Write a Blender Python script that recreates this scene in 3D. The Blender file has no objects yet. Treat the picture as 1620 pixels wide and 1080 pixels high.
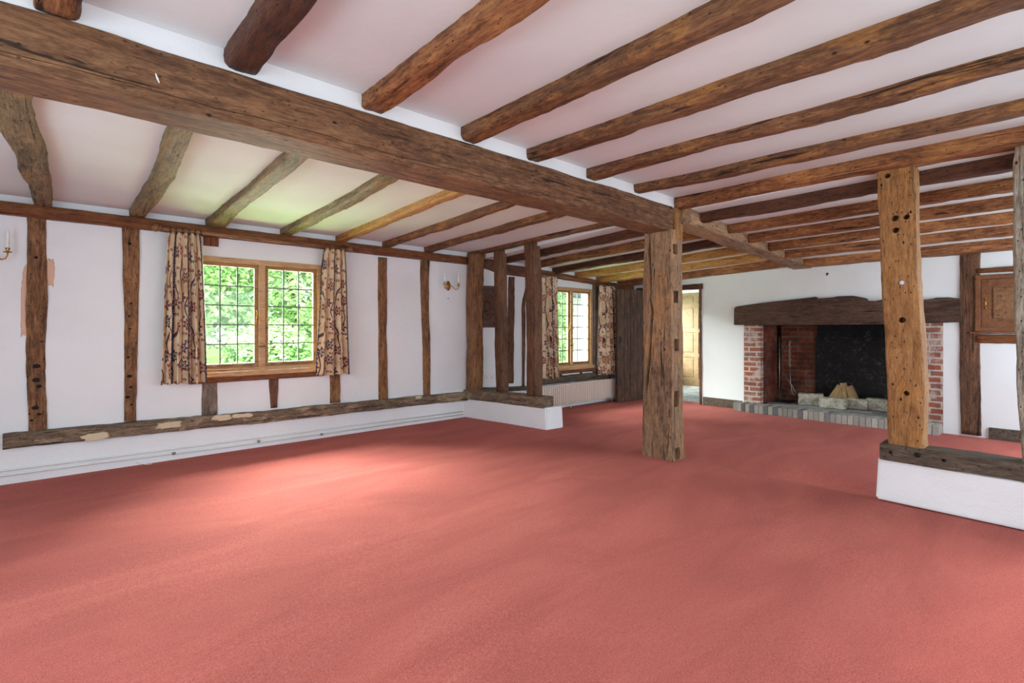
import bpy, bmesh, math, random
from mathutils import Vector, Matrix, noise, Euler
R = math.radians
scene = bpy.context.scene
C = scene.collection
random.seed(7)

# ------------------------------------------------------------------ camera
F = 790.0                    # focal length in pixels of the 1620 px wide frame
H = 1.25                     # eye height
YAW = math.atan2(0.668, 0.744)
D = Vector((math.sin(YAW), math.cos(YAW), 0)); RT = Vector((math.cos(YAW), -math.sin(YAW), 0))
cd = bpy.data.cameras.new('camera'); cam = bpy.data.objects.new('camera', cd); C.objects.link(cam)
cam.location = (0, 0, H); cam.rotation_euler = (math.pi/2, 0, -YAW)
cd.sensor_width = 36; cd.lens = F/1620*36; cd.shift_y = -21/1620; cd.clip_start = 0.02; cd.clip_end = 300
scene.camera = cam

# ------------------------------------------------------------------ light
scene.view_settings.view_transform = 'Standard'; scene.view_settings.look = 'None'
scene.view_settings.gamma = 1; scene.view_settings.use_curve_mapping = False
scene.view_settings.exposure = 0.28
w = bpy.data.worlds.new('overcast_sky'); scene.world = w; w.use_nodes = True
bg = w.node_tree.nodes['Background']
bg.inputs[0].default_value = (0.86, 0.93, 1.0, 1); bg.inputs[1].default_value = 2.2
def area(name, loc, aim, sx, sy, power, col):
    l = bpy.data.lights.new(name, 'AREA'); l.shape = 'RECTANGLE'; l.size = sx; l.size_y = sy
    l.energy = power; l.color = col
    o = bpy.data.objects.new(name, l); C.objects.link(o); o.location = loc
    o.rotation_euler = Vector(aim).to_track_quat('-Z', 'Y').to_euler()
    return o
# daylight in the window openings (those behind the camera: added, unseen, sized wide for even fill)
DAY = (0.74, 0.92, 1.0)
area('fill_west', (-1.75, 1.9, 1.45), (1, 0, -0.35), 3.6, 1.4, 48, DAY)
area('fill_south', (1.4, -1.45, 1.45), (0, 1, -0.35), 4.6, 1.4, 40, DAY)
area('daylight_south_hearth', (6.2, -1.45, 1.4), (0, 1, -0.25), 2.4, 1.3, 58, DAY)
# sky light and an added, unseen lamp for lawn bounce, coming in through the two windows of the photograph
area('daylight_north', (1.56, 9.2, 3.7), (0, -1, -0.65), 5.0, 2.4, 4700, (0.93, 1.0, 0.95))
area('daylight_north_hearth', (6.6, 8.2, 3.4), (0, -1, -0.75), 2.4, 1.6, 420, (0.93, 1.0, 0.97))
area('lawn_bounce_lamp', (1.0, 9.0, -0.25), (0, -0.85, 0.5), 10.0, 3.0, 1700, (0.97, 1.0, 0.86))
area('hall_fill', (9.0, 6.2, 1.4), (0, -1, -0.1), 1.3, 1.1, 16, DAY)  # added lamp to brighten the hall, its side window invented
sl = bpy.data.lights.new('sun', 'SUN'); sl.energy = 3.0; sl.angle = R(20); sl.color = (1, 0.97, 0.9)
so = bpy.data.objects.new('sun', sl); C.objects.link(so); so.rotation_euler = Vector((0.15, 0.75, -0.9)).to_track_quat('-Z', 'Y').to_euler()

# ------------------------------------------------------------------ measuring helpers (photo pixel -> point on a known plane)
def ray(px, py):
    return D + RT*((px-810)/F) + Vector((0, 0, (519-py)/F))
def onY(px, py, Y): r = ray(px, py); return Vector((0, 0, H)) + r*(Y/r.y)
def onX(px, py, X): r = ray(px, py); return Vector((0, 0, H)) + r*(X/r.x)
def onZ(px, py, Z): r = ray(px, py); return Vector((0, 0, H)) + r*((Z-H)/r.z)

# ------------------------------------------------------------------ materials
def srgb(r, g, b):
    f = lambda c: (c/255/12.92 if c/255 <= 0.04045 else ((c/255+0.055)/1.055)**2.4)
    return (f(r), f(g), f(b), 1)
class NT:
    def __init__(s, name):
        s.m = bpy.data.materials.new(name); s.m.use_nodes = True; s.t = s.m.node_tree
        s.b = s.t.nodes['Principled BSDF']; s.out = s.t.nodes['Material Output']
    def n(s, t, **k):
        x = s.t.nodes.new(t)
        for a, v in k.items(): setattr(x, a, v)
        return x
    def l(s, a, b): s.t.links.new(a, b)
    def coord(s, kind='Object', scale=(1, 1, 1), rnd=True, rot=(0, 0, 0)):
        tc = s.n('ShaderNodeTexCoord'); mp = s.n('ShaderNodeMapping')
        mp.inputs['Scale'].default_value = scale; mp.inputs['Rotation'].default_value = rot
        src = tc.outputs[kind]
        if rnd:
            oi = s.n('ShaderNodeObjectInfo'); mul = s.n('ShaderNodeMath', operation='MULTIPLY'); mul.inputs[1].default_value = 37.0
            s.l(oi.outputs['Random'], mul.inputs[0])
            ad = s.n('ShaderNodeVectorMath', operation='ADD'); s.l(src, ad.inputs[0]); s.l(mul.outputs[0], ad.inputs[1]); src = ad.outputs[0]
        s.l(src, mp.inputs['Vector']); return mp.outputs[0]
    def noise(s, vec, scale, detail=4, rough=0.55, dist=0.0, out='Fac'):
        x = s.n('ShaderNodeTexNoise'); x.inputs['Scale'].default_value = scale; x.inputs['Detail'].default_value = detail
        x.inputs['Roughness'].default_value = rough; x.inputs['Distortion'].default_value = dist
        s.l(vec, x.inputs['Vector']); return x.outputs[out]
    def ramp(s, fac, stops):
        x = s.n('ShaderNodeValToRGB'); e = x.color_ramp.elements
        while len(e) < len(stops): e.new(0.5)
        for i, (p, c) in enumerate(stops):
            e[i].position = p; e[i].color = c if len(c) == 4 else (*c, 1)
        s.l(fac, x.inputs[0]); return x.outputs[0]
    def mask(s, fac, a, b):
        x = s.n('ShaderNodeMapRange'); x.clamp = True
        x.inputs['From Min'].default_value = a; x.inputs['From Max'].default_value = b
        s.l(fac, x.inputs['Value']); return x.outputs['Result']
    def mix(s, fac, a, b, mode='MIX'):
        x = s.n('ShaderNodeMix', data_type='RGBA', blend_type=mode)
        for v, i in ((fac, 0), (a, 6), (b, 7)):
            if isinstance(v, (int, float, tuple)): x.inputs[i].default_value = v
            else: s.l(v, x.inputs[i])
        return x.outputs[2]
    def math(s, op, a, b=None):
        x = s.n('ShaderNodeMath', operation=op)
        for v, i in ((a, 0), (b, 1)):
            if v is None: continue
            if isinstance(v, (int, float)): x.inputs[i].default_value = v
            else: s.l(v, x.inputs[i])
        return x.outputs[0]
    def bump(s, h, strength, dist=0.01, prev=None):
        x = s.n('ShaderNodeBump'); x.inputs['Strength'].default_value = strength; x.inputs['Distance'].default_value = dist
        s.l(h, x.inputs['Height'])
        if prev is not None: s.l(prev, x.inputs['Normal'])
        return x.outputs[0]
    def fin(s, col, rough=0.6, nrm=None, metal=0, spec=0.5):
        if isinstance(col, tuple): s.b.inputs['Base Color'].default_value = col
        else: s.l(col, s.b.inputs['Base Color'])
        if isinstance(rough, (int, float)): s.b.inputs['Roughness'].default_value = rough
        else: s.l(rough, s.b.inputs['Roughness'])
        s.b.inputs['Metallic'].default_value = metal; s.b.inputs['Specular IOR Level'].default_value = spec
        if nrm is not None: s.l(nrm, s.b.inputs['Normal'])
        return s.m

def wood(name, dark, mid, light, patch, pamt=0.5, pits=1.0, rough=0.62, grain=1.0, bump=0.6, cracks=0.85):
    s = NT(name)
    v = s.coord(scale=(1.2, 11.0*grain, 11.0*grain))
    v2 = s.coord(scale=(1.0, 2.4, 2.4))
    v3 = s.coord(scale=(0.6, 1.3, 1.3))
    vf = s.coord(scale=(5.0, 30.0*grain, 30.0*grain))
    g1 = s.noise(v, 4.0, 9, 0.72, 0.7)
    g2 = s.noise(vf, 4.0, 6, 0.75, 0.3)
    mott = s.noise(v2, 9.0, 8, 0.75, 0.3)
    big = s.noise(v3, 2.2, 6, 0.62, 0.5)
    g = s.math('ADD', s.math('ADD', s.math('MULTIPLY', g1, 0.36), s.math('MULTIPLY', g2, 0.24)), s.math('ADD', s.math('MULTIPLY', mott, 0.22), s.math('MULTIPLY', big, 0.18)))
    col = s.ramp(g, [(0.41, dark), (0.49, mid), (0.585, light)])
    pm = s.math('MULTIPLY', s.mask(s.noise(v2, 2.4, 7, 0.72, 0.9), 0.52, 0.60), pamt)
    col = s.mix(pm, col, s.mix(s.mask(g, 0.42, 0.58), mid, patch))
    st = s.math('MULTIPLY', s.mask(s.noise(v3, 3.3, 7, 0.7), 0.54, 0.68), 0.5)
    col = s.mix(st, col, s.mix(s.mask(g, 0.42, 0.60), dark, mid))
    pit = None
    for sc_, a_, b_, lo in ((9, 0.13, 0.06, 0.62), (26, 0.20, 0.10, 0.60)):
        vo = s.n('ShaderNodeTexVoronoi'); vo.inputs['Scale'].default_value = sc_; s.l(s.coord(scale=(1, 1.9, 1.9)), vo.inputs['Vector'])
        sep = s.n('ShaderNodeSeparateColor'); s.l(vo.outputs['Color'], sep.inputs[0])
        q = s.math('MULTIPLY', s.mask(vo.outputs['Distance'], a_, b_), s.mask(sep.outputs[0], lo, lo+0.04))
        pit = q if pit is None else s.math('MAXIMUM', pit, s.math('MULTIPLY', q, 0.75))
    pit = s.math('MULTIPLY', pit, pits)
    dk = tuple(c*0.22 for c in dark[:3]) + (1,)
    col = s.mix(s.math('MINIMUM', pit, 1.0), col, dk)
    crk = s.mask(s.noise(s.coord(scale=(0.7, 13, 13)), 2.0, 4, 0.55, 0.9), 0.365, 0.325)
    col = s.mix(s.math('MULTIPLY', crk, cracks), col, dk)
    h = s.math('SUBTRACT', s.math('SUBTRACT', g, s.math('MULTIPLY', pit, 0.35)), s.math('MULTIPLY', crk, 0.3*cracks))
    return s.fin(col, rough, s.bump(h, min(1, bump*1.5), 0.03), spec=0.35)

M = {}
M['joist_brown'] = wood('brown_joist_oak', srgb(48, 31, 21), srgb(108, 72, 47), srgb(154, 110, 74), srgb(194, 136, 72), 0.75)
M['joist_russet'] = wood('russet_joist_oak', srgb(56, 32, 20), srgb(134, 84, 50), srgb(186, 130, 84), srgb(206, 146, 82), 0.75)
M['joist_olive'] = wood('grey_brown_joist_oak', srgb(58, 47, 33), srgb(120, 100, 70), srgb(164, 142, 106), srgb(178, 134, 70), 0.6)
M['joist_gold'] = wood('golden_joist_oak', srgb(118, 78, 36), srgb(172, 124, 66), srgb(204, 158, 96), srgb(206, 160, 92), 0.5)
M['joist_dark'] = wood('dark_joist_oak', srgb(38, 22, 16), srgb(78, 46, 32), srgb(108, 68, 46), srgb(130, 84, 50), 0.3)
M['beam'] = wood('beam_oak', srgb(52, 34, 23), srgb(110, 76, 51), srgb(154, 114, 80), srgb(158, 108, 68), 0.4, bump=0.5)
M['post'] = wood('post_oak', srgb(68, 50, 38), srgb(140, 110, 84), srgb(186, 152, 118), srgb(212, 152, 88), 0.65, bump=0.7)
M['post_gold'] = wood('golden_post_oak', srgb(92, 60, 34), srgb(160, 112, 66), srgb(196, 148, 96), srgb(206, 140, 74), 0.65, 1.3, bump=0.8, cracks=0.4)
M['post_pale'] = wood('whitened_post_oak', srgb(92, 82, 68), srgb(164, 154, 136), srgb(212, 204, 190), srgb(170, 112, 66), 0.7, 1.3, bump=0.8, cracks=0.6)
M['stud'] = wood('stud_oak', srgb(58, 38, 25), srgb(124, 86, 56), srgb(170, 126, 86), srgb(186, 130, 72), 0.6, 1.4)
M['stud_dark'] = wood('dark_stud_oak', srgb(46, 30, 22), srgb(98, 66, 47), srgb(136, 98, 72), srgb(146, 98, 60), 0.45)
M['stud_grey'] = wood('weathered_stud_oak', srgb(60, 50, 42), srgb(112, 98, 86), srgb(150, 136, 120), srgb(190, 176, 156), 0.5, 1.2)
M['rail'] = wood('rail_oak', srgb(66, 36, 20), srgb(116, 70, 40), srgb(146, 94, 58), srgb(156, 100, 58), 0.3, 0.6, 0.5)
M['sill'] = wood('sill_oak', srgb(56, 45, 37), srgb(112, 93, 76), srgb(156, 134, 112), srgb(206, 184, 150), 0.85, 1.2)
M['sill_dark'] = wood('dark_sill_oak', srgb(48, 40, 34), srgb(88, 76, 64), srgb(122, 108, 92), srgb(120, 100, 80), 0.4, 1.2)
M['mantel'] = wood('mantel_oak', srgb(38, 27, 23), srgb(78, 58, 48), srgb(108, 84, 70), srgb(96, 70, 52), 0.3, 0.8, 0.5)
M['window_oak'] = wood('window_oak', srgb(150, 110, 72), srgb(184, 144, 104), srgb(206, 170, 130), srgb(194, 152, 108), 0.3, 0.1, 0.45, 1.6, 0.15)
M['window_oak_dark'] = wood('casement_oak', srgb(120, 86, 52), srgb(150, 112, 72), srgb(176, 138, 92), srgb(160, 120, 76), 0.3, 0.1, 0.45, 1.6, 0.15)
M['cupboard'] = wood('cupboard_oak', srgb(66, 36, 20), srgb(112, 68, 40), srgb(142, 92, 56), srgb(150, 98, 58), 0.3, 0.2, 0.4, 1.8, 0.15)
M['burr'] = wood('figured_oak', srgb(84, 54, 34), srgb(120, 82, 54), srgb(146, 106, 72), srgb(140, 100, 66), 0.4, 0.2, 0.35, 0.5, 0.3)
M['plank_door'] = wood('plank_door_oak', srgb(40, 25, 18), srgb(76, 50, 37), srgb(108, 78, 60), srgb(150, 110, 80), 0.5, 1.0)
M['panel_door'] = wood('panelled_door_oak', srgb(104, 80, 52), srgb(142, 112, 76), srgb(168, 138, 98), srgb(160, 128, 86), 0.3, 0.2, 0.45, 1.4, 0.2)
M['pole'] = wood('curtain_pole_wood', srgb(84, 54, 36), srgb(126, 86, 58), srgb(158, 114, 80), srgb(140, 98, 64), 0.2, 0.0, 0.22, 1.5, 0.1)
M['log'] = wood('firewood', srgb(120, 92, 60), srgb(176, 144, 100), srgb(214, 186, 142), srgb(150, 116, 76), 0.5, 0.4, 0.8, 1.2, 0.7)
M['carved'] = wood('carved_panel_wood', srgb(48, 24, 16), srgb(84, 46, 32), srgb(116, 70, 50), srgb(110, 66, 46), 0.2, 0.0, 0.45, 1.4, 0.2)

def plaster(name, base, spots=0.25, bumpy=0.35):
    s = NT(name); v = s.coord(rnd=False)
    big = s.noise(v, 1.3, 4, 0.5)
    c2 = tuple(min(1, x*y) for x, y in zip(base[:3], (0.93, 0.92, 0.925))) + (1,)
    col = s.mix(s.mask(big, 0.45, 0.7), base, c2)
    sc = s.mask(s.noise(v, 9, 8, 0.75), 0.70, 0.78)
    col = s.mix(s.math('MULTIPLY', sc, spots), col, srgb(170, 158, 148))
    h = s.math('ADD', s.noise(v, 3.2, 5, 0.6), s.math('MULTIPLY', s.noise(v, 55, 4, 0.6), 0.12))
    return s.fin(col, 0.8, s.bump(h, bumpy, 0.03), spec=0.25)
M['plaster'] = plaster('white_wall_plaster', (0.78, 0.81, 0.83, 1))
M['plaster_low'] = plaster('white_plinth_plaster', (0.82, 0.84, 0.86, 1), 0.6, 0.6)
M['ceiling'] = plaster('white_ceiling_plaster', (0.72, 0.80, 0.81, 1), 0.1, 0.15)
M['repair'] = plaster('bare_pink_plaster', srgb(214, 178, 154), 0.3, 0.6)
M['filler'] = plaster('cream_filler', srgb(206, 190, 160), 0.4, 0.6)
M['white_paint'] = NT('white_gloss_paint').fin((0.8, 0.8, 0.79, 1), 0.4)
M['radiator'] = NT('cream_radiator_enamel').fin(srgb(228, 214, 204), 0.4)

def carpet():
    s = NT('red_carpet_pile'); v = s.coord(rnd=False)
    sw = s.n('ShaderNodeMapping'); sw.inputs['Scale'].default_value = (0.7, 2.0, 1); sw.inputs['Rotation'].default_value = (0, 0, R(25)); s.l(v, sw.inputs[0])
    big = s.noise(sw.outputs[0], 1.1, 6, 0.6, 0.8); fine = s.noise(v, 170, 3, 0.75); med = s.noise(v, 48, 6, 0.8)
    col = s.ramp(big, [(0.34, srgb(174, 76, 66)), (0.52, srgb(196, 92, 80)), (0.68, srgb(210, 109, 95))])
    col = s.mix(s.mask(fine, 0.35, 0.7), s.mix(0.42, col, srgb(118, 40, 38)), s.mix(0.34, col, srgb(240, 156, 140)))
    col = s.mix(s.math('MULTIPLY', s.mask(med, 0.48, 0.66), 0.34), col, srgb(150, 56, 52))
    h = s.math('ADD', fine, s.math('MULTIPLY', med, 1.2))
    m = s.fin(col, 0.95, s.bump(h, 0.8, 0.008), spec=0.1)
    s.b.inputs['Sheen Weight'].default_value = 0.12; s.b.inputs['Sheen Tint'].default_value = (1, 0.75, 0.75, 1); s.b.inputs['Sheen Roughness'].default_value = 0.5
    return m
M['carpet'] = carpet()

def brick(name, c1, c2, mortar, ms=0.014, wash=0.3, soot=0.0, washc=(0.62, 0.58, 0.54, 1)):
    s = NT(name)
    tc = s.n('ShaderNodeTexCoord'); b = s.n('ShaderNodeTexBrick')
    wv = s.n('ShaderNodeVectorMath', operation='ADD'); nz = s.noise(tc.outputs['UV'], 6, 3, 0.5, 0, 'Color')
    sc = s.n('ShaderNodeVectorMath', operation='SCALE'); s.l(nz, sc.inputs[0]); sc.inputs['Scale'].default_value = 0.016
    s.l(tc.outputs['UV'], wv.inputs[0]); s.l(sc.outputs[0], wv.inputs[1]); s.l(wv.outputs[0], b.inputs['Vector'])
    b.inputs['Scale'].default_value = 1; b.inputs['Brick Width'].default_value = 0.225; b.inputs['Row Height'].default_value = 0.075
    b.inputs['Mortar Size'].default_value = ms; b.inputs['Mortar Smooth'].default_value = 0.3
    b.inputs['Color1'].default_value = c1; b.inputs['Color2'].default_value = c2; b.inputs['Mortar'].default_value = mortar
    col = b.outputs['Color']; v = s.coord(rnd=False)
    col = s.mix(s.math('MULTIPLY', s.mask(s.noise(v, 7, 6, 0.7), 0.48, 0.66), 0.45), col, srgb(70, 40, 34))
    col = s.mix(s.math('MULTIPLY', s.mask(s.noise(v, 5, 7, 0.7, 0.5), 0.5, 0.6), wash), col, washc)
    if soot: col = s.mix(s.math('MULTIPLY', s.mask(s.noise(v, 2.2, 5, 0.6), 0.3, 0.62), soot), col, (0.012, 0.01, 0.01, 1))
    h = s.math('SUBTRACT', s.noise(v, 30, 5, 0.7), s.math('MULTIPLY', b.outputs['Fac'], 1.3))
    return s.fin(col, 0.85, s.bump(h, 0.7, 0.012), spec=0.2)
M['brick'] = brick('old_red_brick', srgb(160, 88, 68), srgb(140, 100, 88), srgb(190, 178, 168), 0.013, 0.75, 0, (0.50, 0.42, 0.38, 1))
M['brick_side'] = brick('sooty_red_brick', srgb(150, 70, 46), srgb(112, 52, 38), srgb(100, 76, 64), 0.008, 0.1, 0.6)
M['brick_back'] = brick('brown_hearth_brick', srgb(160, 86, 52), srgb(124, 62, 42), srgb(140, 112, 92), 0.010, 0.1, 0.6)
def sootwall():
    s = NT('soot_black_brick'); v = s.coord(rnd=False)
    n1 = s.noise(v, 9, 8, 0.75, 1.6); n2 = s.noise(v, 28, 5, 0.7, 0.8)
    col = s.ramp(n1, [(0.3, (0.006, 0.006, 0.007)), (0.6, (0.02, 0.018, 0.02)), (0.75, (0.06, 0.055, 0.06))])
    fl = s.math('MULTIPLY', s.mask(n1, 0.54, 0.57), s.mask(n2, 0.49, 0.56))
    col = s.mix(s.math('MULTIPLY', fl, 0.7), col, (0.11, 0.105, 0.115, 1))
    return s.fin(col, 0.45, s.bump(n1, 1.0, 0.03))
M['soot'] = sootwall()
def tinted(name, rough=0.8, nscale=25, amt=0.3, dark=(0.08, 0.08, 0.08, 1)):
    s = NT(name); a = s.n('ShaderNodeAttribute', attribute_name='tint'); v = s.coord(rnd=False)
    col = s.mix(s.math('MULTIPLY', s.mask(s.noise(v, nscale, 6, 0.7), 0.5, 0.7), amt), a.outputs['Color'], dark)
    return s.fin(col, rough, s.bump(s.noise(v, nscale*1.5, 5, 0.7), 0.5, 0.01), spec=0.25)
M['tint_brick'] = tinted('worn_hearth_brick')
def stone(name, a, b, sc=18):
    s = NT(name); v = s.coord(); n1 = s.noise(v, sc, 8, 0.7)
    col = s.ramp(n1, [(0.35, a), (0.6, b)])
    col = s.mix(s.mask(s.noise(v, sc*2.2, 4, 0.7), 0.62, 0.68), col, (0.06, 0.055, 0.05, 1))
    return s.fin(col, 0.9, s.bump(n1, 0.9, 0.02), spec=0.2)
M['stone'] = stone('pitted_grey_stone', srgb(128, 120, 108), srgb(190, 182, 168))
M['flag'] = stone('grey_flagstone', srgb(150, 150, 146), srgb(196, 196, 190), 5)
def metal(name, col, rough=0.35): return NT(name).fin(col, rough, metal=1)
M['brass'] = metal('aged_brass', srgb(176, 132, 70), 0.35)
M['bronze'] = metal('dark_bronze', srgb(104, 76, 48), 0.4)
M['iron'] = NT('black_iron').fin((0.03, 0.03, 0.032, 1), 0.5, metal=0.6)
M['steel'] = metal('dull_steel', (0.35, 0.34, 0.33, 1), 0.5)
M['lead'] = NT('lead_came').fin((0.10, 0.10, 0.11, 1), 0.6)
M['candle'] = NT('white_candle_tube').fin((0.82, 0.81, 0.78, 1), 0.45)
M['bulb'] = NT('frosted_bulb').fin((0.78, 0.77, 0.74, 1), 0.25)
M['plastic'] = NT('white_plastic').fin((0.78, 0.76, 0.73, 1), 0.4)
M['dark'] = NT('dark_hole').fin((0.012, 0.010, 0.008, 1), 0.9)
def glass():
    s = NT('clear_window_glass'); t = s.n('ShaderNodeBsdfTransparent'); g = s.n('ShaderNodeBsdfGlossy'); g.inputs['Roughness'].default_value = 0.03
    fr = s.n('ShaderNodeFresnel'); ge = s.n('ShaderNodeNewGeometry'); s.l(s.math('SUBTRACT', 1.4, s.math('MULTIPLY', ge.outputs['Backfacing'], 0.6857)), fr.inputs[0]); mx = s.n('ShaderNodeMixShader')
    t.inputs[0].default_value = (0.96, 0.98, 0.97, 1)
    s.l(fr.outputs[0], mx.inputs[0]); s.l(t.outputs[0], mx.inputs[1]); s.l(g.outputs[0], mx.inputs[2]); s.l(mx.outputs[0], s.out.inputs[0])
    return s.m
M['glass'] = glass()
def leaves(name, a, b, c):
    s = NT(name); v = s.coord(rnd=False)
    at = s.n('ShaderNodeAttribute', attribute_name='tint'); sp = s.n('ShaderNodeSeparateColor'); s.l(at.outputs['Color'], sp.inputs[0])
    col = s.ramp(sp.outputs[0], [(0.0, a), (0.5, b), (1.0, c)])
    tr = s.n('ShaderNodeBsdfTranslucent'); s.l(col, tr.inputs[0]); mx = s.n('ShaderNodeMixShader'); mx.inputs[0].default_value = 0.45
    s.fin(col, 0.55); s.l(s.b.outputs[0], mx.inputs[1]); s.l(tr.outputs[0], mx.inputs[2]); s.l(mx.outputs[0], s.out.inputs[0])
    return s.m
M['leaf'] = leaves('fresh_green_leaves', srgb(124, 164, 104), srgb(176, 208, 146), srgb(226, 238, 204))
M['leaf_dark'] = leaves('deep_green_leaves', srgb(84, 124, 72), srgb(130, 170, 104), srgb(180, 208, 150))
M['grass'] = stone('lawn_grass', srgb(100, 140, 70), srgb(150, 184, 100), 6)
M['bark'] = stone('tree_bark', srgb(70, 60, 46), srgb(110, 96, 76), 10)
M['render'] = NT('pale_render').fin((0.82, 0.82, 0.80, 1), 0.8)
M['tile'] = stone('slate_roof', srgb(90, 92, 98), srgb(128, 130, 136), 8)

def curtain_mat():
    s = NT('floral_curtain_print'); tc = s.n('ShaderNodeTexCoord'); uv = tc.outputs['UV']
    base = s.mix(s.mask(s.noise(uv, 6, 3), 0.35, 0.7), srgb(224, 206, 178), srgb(196, 160, 122))
    def motif(col, scale, r0, pet, depth, stops, offs):
        mp = s.n('ShaderNodeMapping'); mp.inputs['Location'].default_value = offs; s.l(uv, mp.inputs[0])
        vo = s.n('ShaderNodeTexVoronoi', voronoi_dimensions='2D'); vo.inputs['Scale'].default_value = scale; vo.inputs['Randomness'].default_value = 0.75
        s.l(mp.outputs[0], vo.inputs['Vector'])
        # offset from the cell's seed
        d = s.n('ShaderNodeVectorMath', operation='SUBTRACT'); s.l(mp.outputs[0], d.inputs[0])
        s.l(vo.outputs['Position'], d.inputs[1])
        sp = s.n('ShaderNodeSeparateXYZ'); s.l(d.outputs[0], sp.inputs[0])
        ang = s.math('ARCTAN2', sp.outputs[1], sp.outputs[0])
        pt = s.math('ADD', s.math('MULTIPLY', s.math('COSINE', s.math('MULTIPLY', ang, pet)), depth), 1-depth)
        dn = s.math('DIVIDE', vo.outputs['Distance'], s.math('MULTIPLY', pt, r0))
        m = s.mask(dn, 1.0, 0.9)
        sc = s.n('ShaderNodeSeparateColor'); s.l(vo.outputs['Color'], sc.inputs[0])
        mc = s.ramp(sc.outputs[0], stops)
        mc = s.mix(s.math('MULTIPLY', s.mask(dn, 0.55, 0.45), s.mask(dn, 0.25, 0.35)), mc, srgb(210, 180, 146))
        return s.mix(m, col, mc)
    # vines
    wv = s.n('ShaderNodeTexWave', wave_type='BANDS'); wv.inputs['Scale'].default_value = 1.7; wv.inputs['Distortion'].default_value = 9; wv.inputs['Detail'].default_value = 1.5; wv.inputs['Detail Scale'].default_value = 1.3
    s.l(uv, wv.inputs['Vector'])
    col = s.mix(s.mask(wv.outputs['Fac'], 0.035, 0.012), base, srgb(86, 58, 60))
    col = motif(col, 9, 0.30, 2, 0.38, [(0.0, srgb(96, 56, 54)), (0.5, srgb(150, 84, 72)), (0.8, srgb(64, 60, 84))], (0.3, 0.1, 0))
    col = motif(col, 4.2, 0.27, 7, 0.22, [(0.2, srgb(150, 84, 76)), (0.55, srgb(60, 62, 88)), (0.8, srgb(120, 66, 66))], (0, 0, 0))
    # navy scalloped border strips
    sp = s.n('ShaderNodeSeparateXYZ'); s.l(uv, sp.inputs[0])
    fr = s.math('FRACT', s.math('MULTIPLY', sp.outputs[0], 1/0.46))
    sc = s.math('MULTIPLY', s.math('ABSOLUTE', s.math('SINE', s.math('MULTIPLY', sp.outputs[1], 60))), 0.035)
    bm = s.mask(s.math('SUBTRACT', fr, sc), 0.13, 0.125)
    dots = s.n('ShaderNodeTexVoronoi', voronoi_dimensions='2D'); dots.inputs['Scale'].default_value = 42; s.l(uv, dots.inputs['Vector'])
    bc = s.mix(s.mask(dots.outputs['Distance'], 0.22, 0.16), srgb(40, 42, 62), srgb(190, 160, 130))
    col = s.mix(bm, col, bc)
    m = s.fin(col, 0.85, s.bump(s.noise(uv, 300, 2), 0.15, 0.002), spec=0.1)
    return m
M['curtain'] = curtain_mat()
M['lining'] = NT('cream_lining').fin(srgb(226, 214, 196), 0.9)

# ------------------------------------------------------------------ mesh helpers
def boxuv(me):
    uv = me.uv_layers.new(name='UVMap') if not me.uv_layers else me.uv_layers[0]
    for p in me.polygons:
        n = p.normal; a = max(range(3), key=lambda i: abs(n[i]))
        for li in p.loop_indices:
            c = me.vertices[me.loops[li].vertex_index].co
            uv.data[li].uv = (c.y, c.z) if a == 0 else ((c.x, c.z) if a == 1 else (c.x, c.y))
def link(name, bm, mat, parent=None, smooth=False, uv=False):
    me = bpy.data.meshes.new(name); bmesh.ops.recalc_face_normals(bm, faces=bm.faces) if not uv == 'keep' else None
    bm.to_mesh(me); bm.free()
    if isinstance(mat, (list, tuple)):
        for m in mat: me.materials.append(M[m])
    else: me.materials.append(M[mat])
    if smooth:
        for p in me.polygons: p.use_smooth = True
    if uv is True: boxuv(me)
    o = bpy.data.objects.new(name, me); C.objects.link(o)
    if parent is not None: o.parent = parent
    return o
def tag(o, label, cat, group=None, kind=None):
    o['label'] = label; o['category'] = cat
    if group: o['group'] = group
    if kind: o['kind'] = kind
    return o
def struct(o): o['kind'] = 'structure'; return o
def thing(name, label, cat, loc=(0, 0, 0), rz=0, group=None):
    o = bpy.data.objects.new(name, None); C.objects.link(o); o.location = loc; o.rotation_euler = (0, 0, rz); o.empty_display_size = 0.1
    return tag(o, label, cat, group)
def box(bm, x0, x1, y0, y1, z0, z1, bev=0.0, mi=0):
    r = bmesh.ops.create_cube(bm, size=1)
    vs = r['verts']
    for v in vs: v.co = Vector(((x0+x1)/2+v.co.x*(x1-x0), (y0+y1)/2+v.co.y*(y1-y0), (z0+z1)/2+v.co.z*(z1-z0)))
    fs = {f for v in vs for f in v.link_faces}
    for f in fs: f.material_index = mi
    if bev:
        es = {e for v in vs for e in v.link_edges}
        rr = bmesh.ops.bevel(bm, geom=list(es), offset=bev, segments=2, affect='EDGES', profile=0.6)
        return rr['verts']
    return vs
def tube(bm, pts, rad, seg=8, cap=True):
    pts = [Vector(p) for p in pts]; rings = []
    rads = rad if isinstance(rad, (list, tuple)) else [rad]*len(pts)
    prev = None
    for i, p in enumerate(pts):
        d = (pts[min(i+1, len(pts)-1)]-pts[max(i-1, 0)]).normalized()
        if prev is None: a = d.orthogonal().normalized()
        else: a = (prev-d*prev.dot(d)).normalized()
        prev = a; b = d.cross(a)
        rings.append([bm.verts.new(p+(a*math.cos(2*math.pi*k/seg)+b*math.sin(2*math.pi*k/seg))*rads[i]) for k in range(seg)])
    for i in range(len(rings)-1):
        for k in range(seg):
            bm.faces.new((rings[i][k], rings[i][(k+1) % seg], rings[i+1][(k+1) % seg], rings[i+1][k]))
    if cap: bm.faces.new(rings[0][::-1]); bm.faces.new(rings[-1])
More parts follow.
